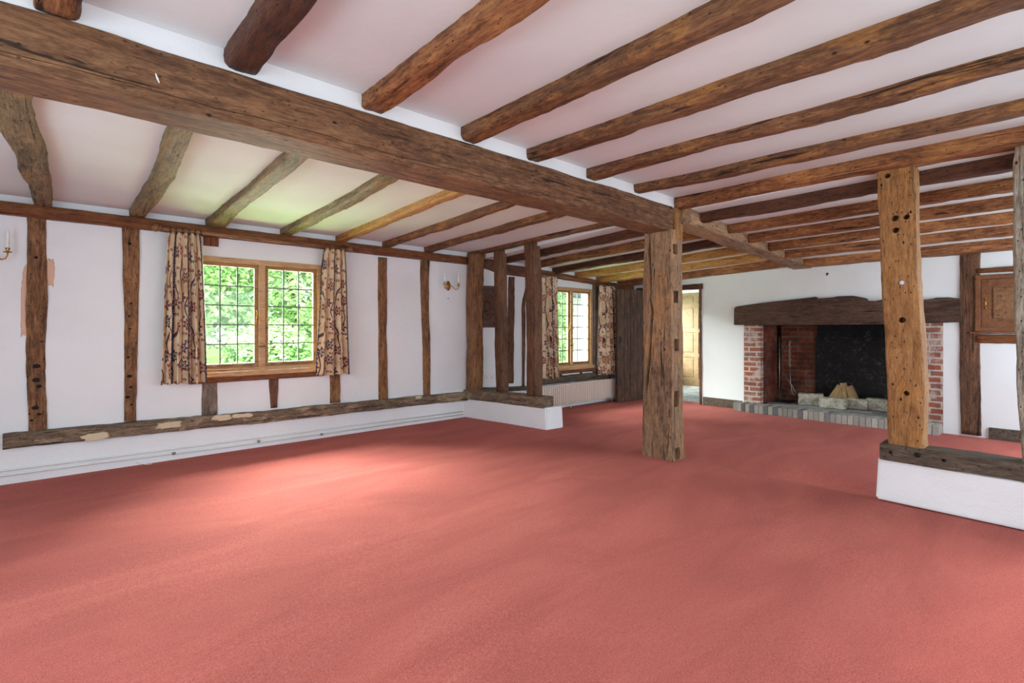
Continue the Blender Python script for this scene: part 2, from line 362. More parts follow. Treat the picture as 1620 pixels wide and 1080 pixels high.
def lathe(bm, prof, origin=(0, 0, 0), axis='Z', seg=20):
    o = Vector(origin); rings = []
    for r, h in prof:
        ring = []
        for k in range(seg):
            a = 2*math.pi*k/seg; c, s_ = r*math.cos(a), r*math.sin(a)
            ring.append(bm.verts.new(o+(Vector((c, s_, h)) if axis == 'Z' else Vector((h, c, s_)) if axis == 'X' else Vector((c, h, s_)))))
        rings.append(ring)
    for i in range(len(rings)-1):
        for k in range(seg): bm.faces.new((rings[i][k], rings[i][(k+1) % seg], rings[i+1][(k+1) % seg], rings[i+1][k]))
    bm.faces.new(rings[0][::-1]); bm.faces.new(rings[-1])
def prism(bm, pts, axis, a0, a1):
    def mk(p, a): return Vector((a, p[0], p[1])) if axis == 'X' else Vector((p[0], a, p[1])) if axis == 'Y' else Vector((p[0], p[1], a))
    A = [bm.verts.new(mk(p, a0)) for p in pts]; B = [bm.verts.new(mk(p, a1)) for p in pts]; n = len(pts)
    bm.faces.new(A[::-1]); bm.faces.new(B)
    for i in range(n): bm.faces.new((A[i], A[(i+1) % n], B[(i+1) % n], B[i]))
def lerp_tab(tab, t):
    if not tab: return None
    if t <= tab[0][0]: return tab[0][1:]
    for a, b in zip(tab, tab[1:]):
        if t <= b[0]:
            k = (t-a[0])/(b[0]-a[0]); k = k*k*(3-2*k)
            return tuple(x+(y-x)*k for x, y in zip(a[1:], b[1:]))
    return tab[-1][1:]

def timber(name, p0, p1, w, h, mat, up=(0, 0, 1), seed=0, rough=0.006, wander=0.008, rad=0.02, tab=None, label=None, cat='beam', group=None, extra=None, step=0.06, parent=None):
    """A hewn timber: local x runs along its length (grain), y its width, z its depth. tab: (t, dy, dz, width scale)."""
    p0, p1 = Vector(p0), Vector(p1); L = (p1-p0).length
    X = (p1-p0).normalized(); Z = Vector(up); Z = (Z-X*Z.dot(X)).normalized(); Y = Z.cross(X)
    bm = bmesh.new(); n = max(4, int(L/step)); S = seed*13.7+1.3; rings = []
    def N(x, k): return noise.noise(Vector((x, k*7.31+S, S*0.37)))
    for i in range(n+1):
        x = L*i/n; t = i/n
        dy = wander*N(x*0.9, 1)*2; dz = wander*N(x*0.9, 2)*1.2
        ws = 1+0.08*N(x*1.4, 3); hs = 1+0.05*N(x*1.4, 4)
        tb = lerp_tab(tab, t)
        if tb: dy += tb[0]; dz += tb[1]; ws *= tb[2]
        hw, hh = w/2*ws, h/2*hs; ring = []
        for c, (sy, sz) in enumerate(((1, 1), (-1, 1), (-1, -1), (1, -1))):
            r = rad*(0.55+1.3*max(0, 0.35+N(x*2.2, 5+c)*1.3)); r = min(r, hw*0.75, hh*0.75)
            cx, cz = sy*(hw-r), sz*(hh-r)
            for j in range(4):
                a = math.pi/2*(c+j/3)
                ring.append((cx+r*math.cos(a), cz+r*math.sin(a)))
            # a point half way along the next side
            nsy, nsz = ((1, 1), (-1, 1), (-1, -1), (1, -1))[(c+1) % 4]
            ring.append(((hw*sy+hw*nsy)/2, (hh*sz+hh*nsz)/2))
        vs = []
        for k, (a, b) in enumerate(ring):
            q = rough*(noise.noise(Vector((x*3.6, a*12+S, b*12)))*0.9+noise.noise(Vector((x*13, a*30+S, b*30)))*0.8)
            d = Vector((a, b)); d = d.normalized() if d.length else d
            vs.append(bm.verts.new((x, a+dy+d.x*q, b+dz+d.y*q)))
        rings.append(vs)
    m = len(rings[0])
    for i in range(n):
        for k in range(m): bm.faces.new((rings[i][k], rings[i][(k+1) % m], rings[i+1][(k+1) % m], rings[i+1][k]))
    bm.faces.new(rings[0][::-1]); bm.faces.new(rings[-1])
    o = link(name, bm, mat, parent, smooth=True)
    o.matrix_world = Matrix(((X.x, Y.x, Z.x, p0.x), (X.y, Y.y, Z.y, p0.y), (X.z, Y.z, Z.z, p0.z), (0, 0, 0, 1)))
    if label: tag(o, label, cat, group)
    return o
def cut(o, bms, mat=None):
    """Carve real recesses out of a timber; cutters are given in world space and thrown away."""
    me = bpy.data.meshes.new('tmp'); b = bmesh.new()
    for q in bms:
        t = bpy.data.meshes.new('t'); bmesh.ops.recalc_face_normals(q, faces=q.faces); q.to_mesh(t); q.free(); b.from_mesh(t); bpy.data.meshes.remove(t)
    if mat:
        o.data.materials.append(M[mat]); me.materials.append(o.data.materials[0]); me.materials.append(M[mat])
        for f in b.faces: f.material_index = 1
    b.to_mesh(me); b.free(); c = bpy.data.objects.new('tmp', me); C.objects.link(c)
    bpy.context.view_layer.update()
    md = o.modifiers.new('b', 'BOOLEAN'); md.operation = 'DIFFERENCE'; md.object = c; md.solver = 'EXACT'; md.use_self = True
    dg = bpy.context.evaluated_depsgraph_get(); new = bpy.data.meshes.new_from_object(o.evaluated_get(dg))
    o.modifiers.clear(); o.data = new; new.set_sharp_from_angle(angle=R(38))
    bpy.data.objects.remove(c)
def cyl_cut(p, axis, r, depth):
    bm = bmesh.new(); p = Vector(p); a = Vector(axis).normalized()
    tube(bm, [p-a*0.05, p+a*depth], r, 12); return bm
def box_cut(x0, x1, y0, y1, z0, z1): bm = bmesh.new(); box(bm, x0, x1, y0, y1, z0, z1); return bm

def wall(name, axis, p0, p1, u0, u1, z0, z1, holes, mat='plaster', uv=False):
    """Wall slab between planes p0 and p1 on an axis, with rectangular openings (ua, ub, za, zb)."""
    us = sorted({u0, u1, *[h[0] for h in holes], *[h[1] for h in holes]}); zs = sorted({z0, z1, *[h[2] for h in holes], *[h[3] for h in holes]})
    us = [u for u in us if u0 <= u <= u1]; zs = [z for z in zs if z0 <= z <= z1]
    solid = lambda i, j: 0 <= i < len(us)-1 and 0 <= j < len(zs)-1 and not any(h[0] <= (us[i]+us[i+1])/2 <= h[1] and h[2] <= (zs[j]+zs[j+1])/2 <= h[3] for h in holes)
    bm = bmesh.new(); cache = {}
    def V(p, u, z):
        k = (p, u, z)
        if k not in cache: cache[k] = bm.verts.new((p, u, z) if axis == 'X' else (u, p, z))
        return cache[k]
    for i in range(len(us)-1):
        for j in range(len(zs)-1):
            if not solid(i, j): continue
            a, b, c, d = us[i], us[i+1], zs[j], zs[j+1]
            for p in (p0, p1): bm.faces.new((V(p, a, c), V(p, b, c), V(p, b, d), V(p, a, d)))
            if not solid(i-1, j): bm.faces.new((V(p0, a, c), V(p1, a, c), V(p1, a, d), V(p0, a, d)))
            if not solid(i+1, j): bm.faces.new((V(p0, b, c), V(p1, b, c), V(p1, b, d), V(p0, b, d)))
            if not solid(i, j-1): bm.faces.new((V(p0, a, c), V(p1, a, c), V(p1, b, c), V(p0, b, c)))
            if not solid(i, j+1): bm.faces.new((V(p0, a, d), V(p1, a, d), V(p1, b, d), V(p0, b, d)))
    return struct(link(name, bm, mat, uv=uv))

# ------------------------------------------------------------------ setting
YW, YF, XP, XF = 5.72, 5.32, 4.42, 7.80       # window wall, its hearth-bay part, partition face, fireplace wall
XW, YS = -1.6, -1.3                            # unseen west and south walls
def zb(X, Y): return 2.285-0.066*(X-4.63)-0.045*max(0, Y-2.4)+0.015*max(0, 2.4-Y)/2.4     # underside of the hearth bay's joists
# floor: carpet laid over a slight dip along the partition line
bm = bmesh.new(); nx, ny = 150, 60; x0, x1, y0, y1 = XW-0.2, 7.95, YS-0.2, YW+0.1
def fz(x, y):
    d = x-4.55; a = -0.065*math.exp(-((d-0.12)/0.16)**2) if d > -0.3 else 0
    return a*min(1, max(0, (3.0-y)/1.2))+0.004*noise.noise(Vector((x*1.1, y*1.1, 3)))
grid = [[bm.verts.new((x0+(x1-x0)*i/nx, y0+(y1-y0)*j/ny, fz(x0+(x1-x0)*i/nx, y0+(y1-y0)*j/ny))) for j in range(ny+1)] for i in range(nx+1)]
for i in range(nx):
    for j in range(ny): bm.faces.new((grid[i][j], grid[i+1][j], grid[i+1][j+1], grid[i][j+1]))
struct(link('floor', bm, 'carpet', smooth=True))
bm = bmesh.new()
for i in range(5):
    for j in range(8):
        xa = 7.86+i*0.5; ya = 3.7+j*0.3+(0.15 if i % 2 else 0)
        box(bm, xa+0.004, xa+0.496, ya+0.004, ya+0.296, -0.05, 0.0, 0.004)
struct(link('floor_hall', bm, 'flag'))

W1 = (0.93, 2.20, 0.79, 1.97)                  # window 1 (x0, x1, z0, z1)
wall('wall_north', 'Y', YW, YW+0.22, XW-0.2, 4.5, 0, 2.6, [W1])
w2a, w2b = onY(868, 0, YF).x, onY(936, 0, YF).x
W2 = (w2a, w2b, 0.62, 1.90)
wall('wall_north_hearth', 'Y', YF, YF+0.22, 5.28, 8.0, 0, 2.6, [W2])
bm = bmesh.new(); prism(bm, [(4.28, 5.70), (5.30, YF), (5.40, YF+0.22), (4.4, 5.92)], 'Z', 0, 2.6); struct(link('wall_north_splay', bm, 'plaster'))
wall('wall_east', 'X', XF, XF+0.16, YS-0.2, 5.5, 0, 2.6, [(4.06, 4.98, -0.1, 1.90), (1.13, 3.10, -0.1, 1.45)])
wall('wall_south', 'Y', YS-0.2, YS, XW-0.2, 8.0, 0, 2.6, [(-0.9, 3.7, 0.6, 2.1), (5.0, 7.4, 0.6, 2.0)])
wall('wall_west', 'X', XW-0.2, XW, YS-0.2, 5.9, 0, 2.6, [(0.1, 3.7, 0.6, 2.1)])
# hall beyond the doorway
wall('wall_hall_north', 'Y', 6.1, 6.2, 7.9, 10.4, 0, 2.5, [(8.3, 9.7, 0.8, 2.0)])
wall('wall_hall_south', 'Y', 3.6, 3.7, 7.96, 10.4, 0, 2.5, [])
wall('wall_hall_east', 'X', 10.2, 10.3, 3.6, 6.2, 0, 2.5, [])
bm = bmesh.new(); box(bm, 7.96, 8.05, 5.4, 6.2, 0, 2.5); struct(link('wall_hall_west', bm, 'plaster'))
bm = bmesh.new(); box(bm, 7.96, 10.4, 3.6, 6.2, 2.2, 2.3); struct(link('ceiling_hall', bm, 'ceiling'))
# ceilings
bm = bmesh.new(); box(bm, XW-0.2, 4.5, YS-0.2, 2.62, 2.50, 2.62); struct(link('ceiling', bm, 'ceiling'))
bm = bmesh.new(); prism(bm, [(2.62, 2.425), (5.95, 2.318), (5.95, 2.45), (2.62, 2.62)], 'X', XW-0.2, 4.50); struct(link('ceiling_north', bm, 'ceiling'))
bm = bmesh.new(); XS = [4.46, 5.5, 6.6, 8.0]; YY = [YS-0.2, 2.4, 6.0]
g = [[(bm.verts.new((x, y, zb(x, y)+0.092)), bm.verts.new((x, y, 2.66))) for y in YY] for x in XS]
for i in range(3):
    for j in range(2):
        for k in (0, 1): bm.faces.new((g[i][j][k], g[i+1][j][k], g[i+1][j+1][k], g[i][j+1][k]))
for j in range(2):
    for i in (0, 3): bm.faces.new((g[i][j][0], g[i][j+1][0], g[i][j+1][1], g[i][j][1]))
for i in range(3):
    for j in (0, 2): bm.faces.new((g[i][j][0], g[i+1][j][0], g[i+1][j][1], g[i][j][1]))
struct(link('ceiling_hearth', bm, 'ceiling'))
# plaster strip over the main beam
bm = bmesh.new(); box(bm, XW, 4.40, 2.525, 2.70, 2.34, 2.52, 0.004); struct(link('trim_1', bm, 'plaster'))

# low plaster plinths
bm = bmesh.new(); prism(bm, [(YW, 0), (YW, 0.37), (YW-0.03, 0.33), (YW-0.045, 0.02), (YW-0.045, 0)], 'X', XW, 4.2); struct(link('wall_north_plinth', bm, 'plaster_low'))
def lowwall(name, foot, top, z0, z1):
    bm = bmesh.new(); A = [bm.verts.new((x, y, 0)) for x, y in foot]; B = [bm.verts.new((x, y, z)) for (x, y), z in zip(top, z1)]
    n = len(A); bm.faces.new(A[::-1]); bm.faces.new(B)
    for i in range(n): bm.faces.new((A[i], A[(i+1) % n], B[(i+1) % n], B[i]))
    bmesh.ops.bevel(bm, geom=[e for e in bm.edges], offset=0.012, segments=2, affect='EDGES')
    bmesh.ops.subdivide_edges(bm, edges=bm.edges[:], cuts=2, use_grid_fill=True)
    return struct(link(name, bm, 'plaster_low', smooth=False))
lowwall('wall_partition_stub', [(4.19, 5.72), (4.40, 4.27), (4.68, 4.24), (4.62, 5.72)], [(4.19, 5.72), (4.40, 4.28), (4.67, 4.25), (4.62, 5.72)], 0, [0.25, 0.27, 0.27, 0.25])
lowwall('wall_partition_low', [(4.44, 0.945), (4.37, YS), (4.68, YS), (4.72, 0.965)], [(4.44, 0.93), (4.40, YS), (4.68, YS), (4.72, 0.95)], 0, [0.305, 0.30, 0.30, 0.305])

# ------------------------------------------------------------------ ceiling timbers
MB_ = timber('main_beam', (XW+0.02, 2.635, 2.290), (4.30, 2.635, 2.290), 0.26, 0.235, 'beam', seed=3, rough=0.004, wander=0.004, rad=0.012,
           label='massive dark oak main beam crossing the whole ceiling to the freestanding post', cat='beam')
def crack(pts, w, into, depth):
    """thin wandering wedge cutter following pts (world) into a face"""
    bm = bmesh.new(); into = Vector(into).normalized(); P = [Vector(p) for p in pts]; rings = []
    for i, p in enumerate(P):
        d = (P[min(i+1, len(P)-1)]-P[max(i-1, 0)]).normalized(); s = d.cross(into); ww = w*(0.15 if i in (0, len(P)-1) else random.uniform(0.6, 1.2))
        rings.append([bm.verts.new(p-into*0.03+s*ww), bm.verts.new(p-into*0.03-s*ww), bm.verts.new(p+into*depth)])
    for a, c in zip(rings, rings[1:]):
        for k in range(3): bm.faces.new((a[k], a[(k+1) % 3], c[(k+1) % 3], c[k]))
    bm.faces.new(rings[0][::-1]); bm.faces.new(rings[-1]); return bm
def wig(a, c, n, amp, ax):
    a, c = Vector(a), Vector(c); ax = Vector(ax)
    return [a.lerp(c, i/n)+ax*(amp*noise.noise(Vector((i*0.7, a.x*3.1, a.z*5))))*2 for i in range(n+1)]
cut(MB_, [crack(wig((-0.4, 2.505, 2.225), (2.2, 2.505, 2.215), 26, 0.008, (0, 0, 1)), 0.0035, (0, 1, 0), 0.04),
        crack(wig((0.75, 2.505, 2.375), (1.75, 2.505, 2.33), 12, 0.008, (0, 0, 1)), 0.003, (0, 1, 0), 0.04),
        crack(wig((1.9, 2.505, 2.36), (3.6, 2.505, 2.32), 18, 0.008, (0, 0, 1)), 0.003, (0, 1, 0), 0.04)])

GS = 'ceiling joists on the near side of the main beam'
south = [(-0.03, 0.0, 0.13, 'joist_russet', 'short stub of ceiling joist in the top left corner before the main beam'),
         (0.60, 0.60, 0.145, 'joist_dark', 'thick rounded red-brown ceiling joist, second from left in front of the main beam'),
         (1.25, 1.24, 0.125, 'joist_russet', 'brown ceiling joist with orange left edge, third from left before the main beam'),
         (1.885, 1.90, 0.125, 'joist_brown', 'brown ceiling joist with a knot and two bare orange patches along it'),
         (2.48, 2.55, 0.13, 'joist_brown', 'brown ceiling joist with long yellow streaks reaching the top right corner'),
         (3.12, 3.235, 0.115, 'joist_brown', 'long brown ceiling joist next on the hearth side of the yellow streaked one'),
         (3.73, 3.93, 0.085, 'joist_brown', 'thinnest long ceiling joist, last one before the plate over the open partition')]
for i, (xa, xb, wd, mt, lb) in enumerate(south):
    xe = xa+(xb-xa)*(2.53-YS)/2.4
    timber('ceiling_joist', (xa, 2.55, 2.485), (xe, YS, 2.485), wd, 0.125, mt, seed=20+i, rough=0.008, wander=0.016, rad=0.026 if i != 1 else 0.05, label=lb, cat='ceiling joist', group=GS)
GN = 'ceiling joists between the main beam and the window wall'
north = [(-0.13, 0.125, 'joist_olive', 'crooked greenish-brown ceiling joist at the far left above the studded wall', [(0, 0.02, 0, 1.35), (0.3, 0.06, 0, 1.25), (0.6, 0.03, 0, 1.2), (0.85, 0.0, 0, 1), (1, 0.0, 0, .9)]),
         (0.49, 0.12, 'joist_olive', 'ochre and grey ceiling joist meeting the wall rail just left of the curtain pole', [(0, 0.03, 0, 1), (0.5, -0.02, 0, 1.1), (1, 0, 0, 1)]),
         (1.13, 0.13, 'joist_olive', 'greyish ceiling joist landing over the left curtain with a small wedge at its foot', [(0, 0, 0, .9), (0.8, 0, 0, 1), (1, -0.01, 0, 1.4)]),
         (1.79, 0.105, 'joist_olive', 'curved grey-brown ceiling joist above the middle of the leaded window', [(0, 0, 0, 1), (0.5, -0.03, 0, 1), (1, 0, 0, 1)]),
         (2.41, 0.105, 'joist_gold', 'pale golden ceiling joist above the right curtain', None),
         (3.00, 0.10, 'joist_brown', 'brown ceiling joist first beyond the pale golden one', None),
         (3.60, 0.105, 'joist_brown', 'brown knotty ceiling joist second beyond the pale golden one', [(0, 0, 0, .9), (0.4, 0.01, 0, 1.25), (0.55, 0, 0, 1), (1, 0, 0, 1)])]
for i, (xa, wd, mt, lb, tb) in enumerate(north):
    timber('ceiling_joist', (xa, 2.70, 2.435), (xa+0.01, YW+0.03, 2.318), wd, 0.13, mt, seed=40+i, rough=0.008, wander=0.012, rad=0.022, tab=tb, label=lb, cat='ceiling joist', group=GN)
# plate over the partition (two lengths)
timber('partition_plate', (4.34, YW, 2.35), (4.42, 2.80, 2.435), 0.13, 0.12, 'joist_brown', seed=61, wander=0.012, label='oak ceiling plate running from the corner post to the freestanding post', cat='ceiling plate')
timber('partition_plate', (4.42, 2.52, 2.455), (4.49, YS, 2.455), 0.15, 0.12, 'joist_russet', seed=62, wander=0.012, rad=0.018, label='russet oak plate resting on the golden post over the right low wall', cat='ceiling plate')

# bridging beam of the hearth bay
timber('bridging_beam', (4.44, 2.52, 2.35), (XF+0.02, 2.52, 2.19), 0.25, 0.20, 'post', seed=64, rough=0.006, wander=0.006, rad=0.014,
       label='pale oak cross beam running from the freestanding post to the fireplace wall', cat='beam')
farx = [(4.66, 'joist_dark', 0.11, 'very dark purplish joist, first behind the partition plate'), (5.22, 'joist_russet', 0.11, 'orange-brown joist, second behind the partition plate'),
        (5.74, 'joist_russet', 0.11, 'orange-brown joist, third behind the partition plate'), (6.28, 'joist_russet', 0.11, 'rough russet joist, fourth behind the partition plate'),
        (6.84, 'joist_russet', 0.13, 'broad joist, last but one before the fireplace wall'), (7.58, 'joist_russet', 0.26, 'broad joist tight against the top of the fireplace wall')]
for i, (x, mt, wd, lb) in enumerate(farx):
    za, zc = zb(x, 2.4)+0.07, zb(x, YS)+0.07
    timber('hearth_bay_joist', (x+0.02, 2.42, za), (x, YS, zc), wd, 0.14, mt, seed=70+i, rough=0.008, wander=0.01, rad=0.018, label=lb+', right of the cross beam', cat='ceiling joist', group='hearth bay joists right of the cross beam')
farn = [(4.66, 'joist_dark', 0.10, 'dark joist, first behind the partition plate'), (5.15, 'joist_brown', 0.10, 'brown joist, second behind the partition plate'),
        (5.66, 'joist_dark', 0.11, 'dark joist ending at the left side of the small window'), (6.20, 'joist_gold', 0.11, 'golden joist ending over the middle of the small window'),
        (6.74, 'joist_gold', 0.12, 'golden joist ending over the right curtain of the small window'), (7.35, 'joist_russet', 0.2, 'broad brown joist beside the doorway head')]
for i, (x, mt, wd, lb) in enumerate(farn):
    timber('hearth_bay_joist', (x+0.02, 2.62, zb(x, 2.62)+0.07), (x, YF+(0.4 if i == 0 else 0.03), zb(x, YF)+0.07), wd, 0.14, mt, seed=80+i, rough=0.008, wander=0.01, rad=0.018, label=lb+', left of the cross beam', cat='ceiling joist', group='hearth bay joists left of the cross beam')

# ------------------------------------------------------------------ posts
p = timber('oak_post', (4.355, 2.645, 0.0), (4.355, 2.645, 2.185), 0.33, 0.21, 'post', up=(-1, 0, 0), seed=5, rough=0.007, wander=0.005, rad=0.016,
           label='massive freestanding oak post with long split and mortice holes standing on the carpet', cat='post', tab=[(0, 0, 0, 1.06), (0.3, 0, 0, 1.0), (0.6, 0, 0, 1.0), (1, 0, 0, 0.94)])
cs = []
for za, zc in ((1.953, 2.05), (1.49, 1.605), (1.033, 1.148), (0.504, 0.655), (0.01, 0.12)):
    cs.append(box_cut(4.288, 4.368, 2.38, 2.55, za, zc))
cs.append(crack([(4.24, 2.70+dy, z) for z, dy in ((2.17, 0.03), (2.0, 0.03), (1.85, 0.02), (1.7, 0.012), (1.55, 0.015), (1.4, -0.005), (1.28, 0.01), (1.1, 0.02), (0.95, 0.03), (0.75, 0.05), (0.6, 0.055))], 0.024, (1, 0, 0), 0.10))
cs.append(crack([(4.24, 2.55+dy, z) for z, dy in ((1.95, 0.0), (1.7, 0.012), (1.5, 0.0), (1.2, 0.01))], 0.003, (1, 0, 0), 0.03))
for yy, zz in ((2.80, 1.30), (2.79, 0.83), (2.70, 0.86), (2.60, 1.2), (2.56, 1.05), (2.62, 1.75)): cs.append(cyl_cut((4.25, yy, zz), (1, 0, 0), 0.009, 0.03))
cut(p, cs)
j = timber('jowl', (4.395, 2.545, 2.10), (4.395, 2.545, 2.40), 0.12, 0.13, 'post_gold', up=(-1, 0, 0), seed=6, rad=0.012)
bpy.context.view_layer.update(); mw = j.matrix_world.copy(); j.parent = p; j.matrix_parent_inverse = p.matrix_world.inverted(); j.matrix_world = mw
j['label'] = 'narrow upstand of the post beside the beam end'

p2 = timber('golden_oak_post', (4.53, 0.772, 0.40), (4.53, 0.822, 2.41), 0.215, 0.17, 'post_gold', up=(-1, 0, 0), seed=9, rough=0.008, wander=0.006, rad=0.02,
            tab=[(0, 0.0, 0, 1.0), (0.18, 0, 0, 1.02), (0.45, 0.005, 0, 1.02), (0.6, 0.008, 0, 0.98), (1, 0.01, 0, 1.02)],
            label='pitted golden oak post with round peg holes standing on the right low wall', cat='post')
cs = []
for px, py, r in ((1404, 278, .018), (1434, 343, .019), (1416, 345, .022), (1417, 364, .021), (1426, 447, .021), (1427, 506, .021), (1434, 622, .018)):
    q = onX(px, py, 4.44); cs.append(cyl_cut(q, (1, 0, 0), r, 0.12))
for a, c in (((1412, 560), (1420, 640)), ((1426, 575), (1430, 650)), ((1440, 560), (1444, 670)), ((1418, 640), (1436, 560)), ((1410, 590), (1404, 680))):
    q0, q1 = onX(*a, 4.44), onX(*c, 4.44); cs.append(crack(wig(q0, q1, 9, 0.03, (0, 1, 0)), 0.0025, (1, 0, 0), 0.03))
cut(p2, cs)
bm = bmesh.new(); q = onX(1427, 447, 4.45); lathe(bm, [(0.001, -0.004), (0.018, 0), (0.020, 0.03)], q, 'X', 12)
pg = link('peg', bm, 'plastic', None, True); pg.parent = p2; pg.matrix_parent_inverse = p2.matrix_world.inverted(); pg['label'] = 'pale peg end in the upper hole'
timber('weathered_post', (4.53, 0.125, 0.40), (4.53, 0.125, 2.41), 0.20, 0.16, 'post_pale', up=(-1, 0, 0), seed=12, rough=0.01, wander=0.01, rad=0.02,
       tab=[(0, -0.03, 0, 1), (0.3, -0.015, 0, 1), (0.6, 0.0, 0, 1), (1, 0.0, 0, 1)], label='whitened knotty oak post cut by the right edge of the picture', cat='post')
sp = timber('partition_sill', (4.53, 0.915, 0.355), (4.53, YS, 0.35), 0.24, 0.115, 'sill_dark', seed=14, rough=0.006, wander=0.004, rad=0.012, label='dark grey oak sill beam lying on the right low white wall', cat='sill beam')
cut(sp, [cyl_cut((4.40, y, 0.36+dz), (1, 0, 0), r, 0.05) for y, dz, r in ((0.85, 0, 0.012), (0.70, 0.01, 0.018), (0.56, 0.0, 0.012))])

# corner post and stub studs
timber('corner_post', (4.31, 5.60, 0.32), (4.33, 5.60, 2.30), 0.20, 0.16, 'stud', up=(-1, 0, 0), seed=15, rough=0.007, rad=0.014, label='thick two-toned oak corner post where the window wall meets the low stub wall', cat='post')
timber('stub_sill', (4.30, 5.70, 0.32), (4.50, 4.33, 0.325), 0.22, 0.13, 'sill', seed=16, rough=0.006, wander=0.004, rad=0.012, label='grey oak sill beam with pale filler patches lying on the left stub wall', cat='sill beam')
a = onX(792, 0, 4.42).y
timber('partition_stud', (4.45, a+0.0, 0.37), (4.43, a+0.03, 2.34), 0.135, 0.13, 'stud_dark', up=(-1, 0, 0), seed=17, rad=0.012, label='dark oak upright of the stub partition, left of its two, nearer the corner post', cat='stud', group='uprights of the stub partition')
a = onX(844, 0, 4.45).y
timber('partition_stud', (4.47, a-0.0, 0.37), (4.45, a+0.02, 2.36), 0.155, 0.14, 'stud_dark', up=(-1, 0, 0), seed=18, rad=0.012, tab=[(0, 0, 0, 1), (0.3, -0.01, 0, 1.0), (0.6, -0.012, 0, 1.12), (1, 0, 0, 1)], label='dark oak upright at the open end of the stub partition, right of its two', cat='stud', group='uprights of the stub partition')

# ------------------------------------------------------------------ window wall timbers
timber('wall_rail', (XW, YW-0.02, 2.21), (4.24, YW-0.02, 2.205), 0.10, 0.105, 'rail', seed=25, rough=0.004, wander=0.006, rad=0.012, label='long brown oak rail along the top of the window wall', cat='rail')
def wstud(pxl, pxr, pyt, pyb, mt, lb, seed, tab=None, dep=0.06, pull=0.022, Y=YW, name='wall_stud', group='studs of the window wall', lean=0):
    c = (pxl+pxr)/2; t = onY(c+lean, pyt, Y-pull); bt = onY(c, pyb, Y-pull); wd = abs(onY(pxr, pyb, Y).x-onY(pxl, pyb, Y).x)
    t.y = bt.y = Y-pull+dep/2
    return timber(name, bt, t, wd, dep, mt, up=(0, -1, 0), seed=seed, rough=0.006, wander=0.007, rad=0.012, tab=tab, label=lb, cat='stud', group=group)
s1_ = wstud(45, 75, 344, 682, 'stud', 'broad oak stud with charred holes and bare plaster edges beside the left wall light', 26, tab=[(0, 0.0, 0, 0.95), (0.3, 0, 0, 1.05), (0.6, 0, 0, 1.15), (1, 0, 0, 1)], lean=-2)
s2_ = wstud(196, 217, 361, 666, 'stud', 'brown oak stud bowed at the top between left wall light and left curtain', 27, tab=[(0, 0, 0, 0.9), (0.5, 0, 0, 1.0), (0.8, 0.0, 0, 1.25), (1, 0.0, 0, 1.25)], lean=2)
def holes(o, spots, r):
    cs = []
    for px, py, k in spots:
        q = onY(px, py, YW-0.024); bm = bmesh.new(); tube(bm, [q+Vector((0, -0.03, 0)), q+Vector((0, 0.016, 0))], r*k, 9)
        for v in bm.verts: v.co.x = q.x+(v.co.x-q.x)*1.3+0.003*noise.noise(v.co*60)
        cs.append(bm)
    cut(o, cs, 'dark')
holes(s1_, [(57, 407, .7), (58, 579, 1.2), (57, 601, 1.2), (62, 611, .9), (56, 645, 1.1), (62, 655, .7), (50, 665, .6), (66, 540, .5)], 0.016)
holes(s2_, [(205, 385, .9), (207, 480, .7), (203, 565, .8), (205, 595, 1.2), (207, 612, .8), (202, 628, 1.1), (208, 640, .7), (206, 520, .6)], 0.013)
wstud(321, 346, 600, 658, 'stud_grey', 'short broad grey stud under the left end of the big window', 28)
wstud(428, 440, 597, 645, 'stud_dark', 'short narrow tapered stud under the middle of the big window', 29, tab=[(0, 0, 0, 0.8), (1, 0, 0, 1.3)])
wstud(523, 538, 592, 637, 'stud', 'short stud under the right end of the big window', 30)
wstud(600, 614, 407, 634, 'stud', 'slim wormy oak stud, first right of the big window', 31, lean=-1)
wstud(671, 683, 412, 630, 'stud', 'slim wavy oak stud just left of the right wall light', 32, lean=-4, tab=[(0, 0, 0, 0.9), (0.4, 0.0, 0, 1), (0.6, 0.01, 0, 0.95), (1, 0, 0, 1.2)])
wstud(322, 347, 374, 389, 'rail', 'short stump of stud between the rail and the big window', 33)
bm = bmesh.new(); tube(bm, [(onY(246, 116, 2.503)), (onY(249, 124, 2.502)), (onY(252, 131, 2.503))], [0.002, 0.004, 0.002], 6); o = link('chalk_mark', bm, 'white_paint'); bpy.context.view_layer.update(); o.parent = MB_; o.matrix_parent_inverse = MB_.matrix_world.inverted(); o['label'] = 'short white chalky scratch'
